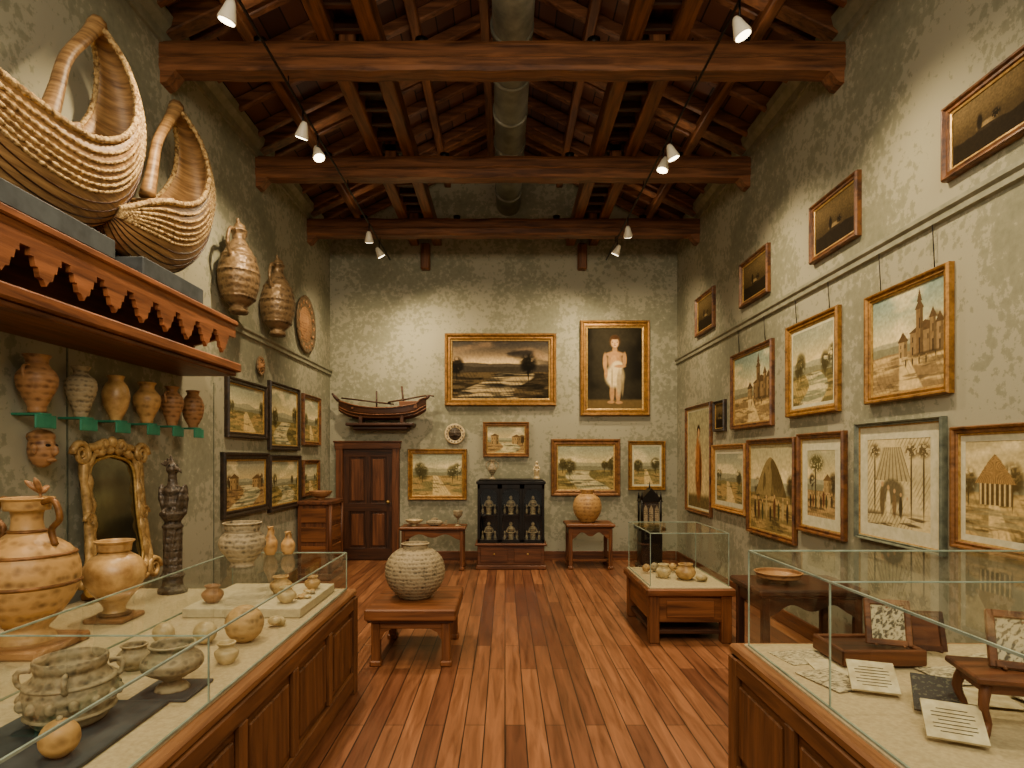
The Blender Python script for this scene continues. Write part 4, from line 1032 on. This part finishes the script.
R = Matrix.Rotation(-.25, 4, 'Z'); b.M = Matrix.Translation((x, y, 0)) @ R; zt = ZB+.2
b.box(-.2, .2, -.13, .13, zt, zt+.025, W('red', 0), .006); b.box(-.17, .17, -.1, .1, zt-.04, zt, W('red', 0), .004)
for a in (-1, 1):
    for c in (-1, 1): b.tube(cr([(a*.15, c*.08, zt), (a*.17, c*.1, zt-.08), (a*.15, c*.085, ZB+.05), (a*.175, c*.105, ZB+.004)], 10), [.022, .021, .019, .017, .015, .014, .014, .015, .018, .018], W('red', 2), 8)
b.build()
standpic('framed_document', x+.0, y-.02, zt+.025+.004, .2, .21, -.45, W('beam', 0), PRINT)
lobj('small_clay_pot', hollow([(.025, 0), (.04, .03), (.045, .06), (.02, .09), (.03, .11)], .005, .02), (2.25, 2.62, ZB+.016), CLAY2)
standpic('small_table_easel', 2.15, 3.05, ZB+.02, .15, .2, -.2, W('dark', 0), W('red', 0))
# ------------------------------------------------------------------ lights
WARM = (1, .78, .48)
def spotlamp(x, y, z, target, power, ceil, size=120):
    b = B('track_spotlight'); t = Vector(target)-Vector((x, y, z)); t.normalize(); p = Vector((x, y, z)); k = .8
    b.tube([(x, y, ceil), (x, y, z+.08*k)], .008, BLKMET, 6)
    b.ell((x, y, z+.06*k), .03*k, BLKMET)
    b.tube([p-t*.1*k, p-t*.06*k, p, p+t*.07*k, p+t*.085*k], [.025*k, .045*k, .06*k, .082*k, .08*k], SHADE, 16)
    b.tube([p+t*.084*k, p+t*.09*k], .07*k, BULB, 16)
    o = b.build(origin=(x, y, z))
    L = bpy.data.lights.new('spot', 'SPOT'); L.energy = power; L.color = WARM; L.spot_size = math.radians(size); L.spot_blend = 1; L.shadow_soft_size = .06
    lo = bpy.data.objects.new('spot', L); bpy.context.collection.objects.link(lo); lo.parent = o
    lo.location = t*.12; lo.rotation_euler = t.to_track_quat('-Z', 'Y').to_euler()
for X in (-1.95, 1.72):
    b = B('lighting_track')
    b.box(X-.008, X+.008, 2.5, YB-.3, 5.14, 5.156, BLKMET, 0)
    for ty in TY: b.tube([(X, ty, 5.15), (X, ty, 5.235)], .006, BLKMET, 6)
    b.build()
PW = 285
for x, y, z, tg in ((-1.95, 4.24, 4.95, (-3.0, 4.7, 1.9)), (-1.95, 5.79, 4.95, (-3, 6.8, 1.9)), (-1.95, 6.25, 4.97, (-.5, 5, .4)), (-1.95, 8.6, 4.95, (-2.2, 10.4, 1.7)), (-1.95, 9.3, 4.97, (-.3, 10.4, 1.9)),
                    (1.72, 4.4, 4.95, (3, 4.2, 1.7)), (1.72, 6.2, 4.95, (3, 6.4, 1.7)), (1.72, 6.5, 4.97, (.5, 6.2, .3)), (1.72, 8.4, 4.95, (2.3, 10.4, 1.7)), (1.72, 9.2, 4.97, (.3, 10.4, 1.9)),
                    (-1.95, 2.8, 4.95, (-2.0, 3.0, .9)), (1.72, 2.8, 4.95, (2.0, 2.7, .9))):
    spotlamp(x, y, z, tg, PW, 5.15)
for ty in TY+[3.3]:
    for X in (-2.2, -.75, .8, 2.15):  # added fill spots in invented housings, brightening the roof boards from the beams
        b = B('fill_light_housing'); b.lathe([(.05, 0), (.05, .03), (.06, .06), (.05, .06)], (X, ty, 5.495), BLKMET, 16); o = b.build()
        L = bpy.data.lights.new('roof_fill_light', 'SPOT'); L.energy = 7 if abs(X) < 1 else 3.5; L.color = (1, .76, .5); L.spot_size = math.radians(170); L.spot_blend = 1; L.shadow_soft_size = .1
        lo = bpy.data.objects.new('roof_fill_light', L); bpy.context.collection.objects.link(lo); lo.parent = o; lo.location = (0, 0, .09); lo.rotation_euler = (math.pi, 0, 0)
def area(loc, tgt, sx, sy, p, col):  # added fill light, unseen behind the camera, evens out the front lighting
    L = bpy.data.lights.new('frontal_fill_light', 'AREA'); L.shape = 'RECTANGLE'; L.size = sx; L.size_y = sy; L.energy = p; L.color = col
    o = bpy.data.objects.new('frontal_fill_light', L); bpy.context.collection.objects.link(o); o.location = loc
    o.rotation_euler = (Vector(tgt)-Vector(loc)).to_track_quat('-Z', 'Y').to_euler()
area((0, -.8, 4.6), (0, 6, 1.5), 4.5, 1.6, 300, (1, .86, .64))
w = bpy.data.worlds.new('World'); bpy.context.scene.world = w; w.use_nodes = True
w.node_tree.nodes['Background'].inputs[0].default_value = (1, .87, .66, 1); w.node_tree.nodes['Background'].inputs[1].default_value = .5
# ------------------------------------------------------------------ camera
cd = bpy.data.cameras.new('camera'); co = bpy.data.objects.new('camera', cd); bpy.context.collection.objects.link(co)
co.location = (0, 0, CAMZ); co.rotation_euler = (math.pi/2, 0, 0); cd.sensor_width = 36; cd.lens = 600/1024*36
cd.shift_x = 7/1024; cd.shift_y = 73/1024; cd.clip_start = .05
bpy.context.scene.camera = co
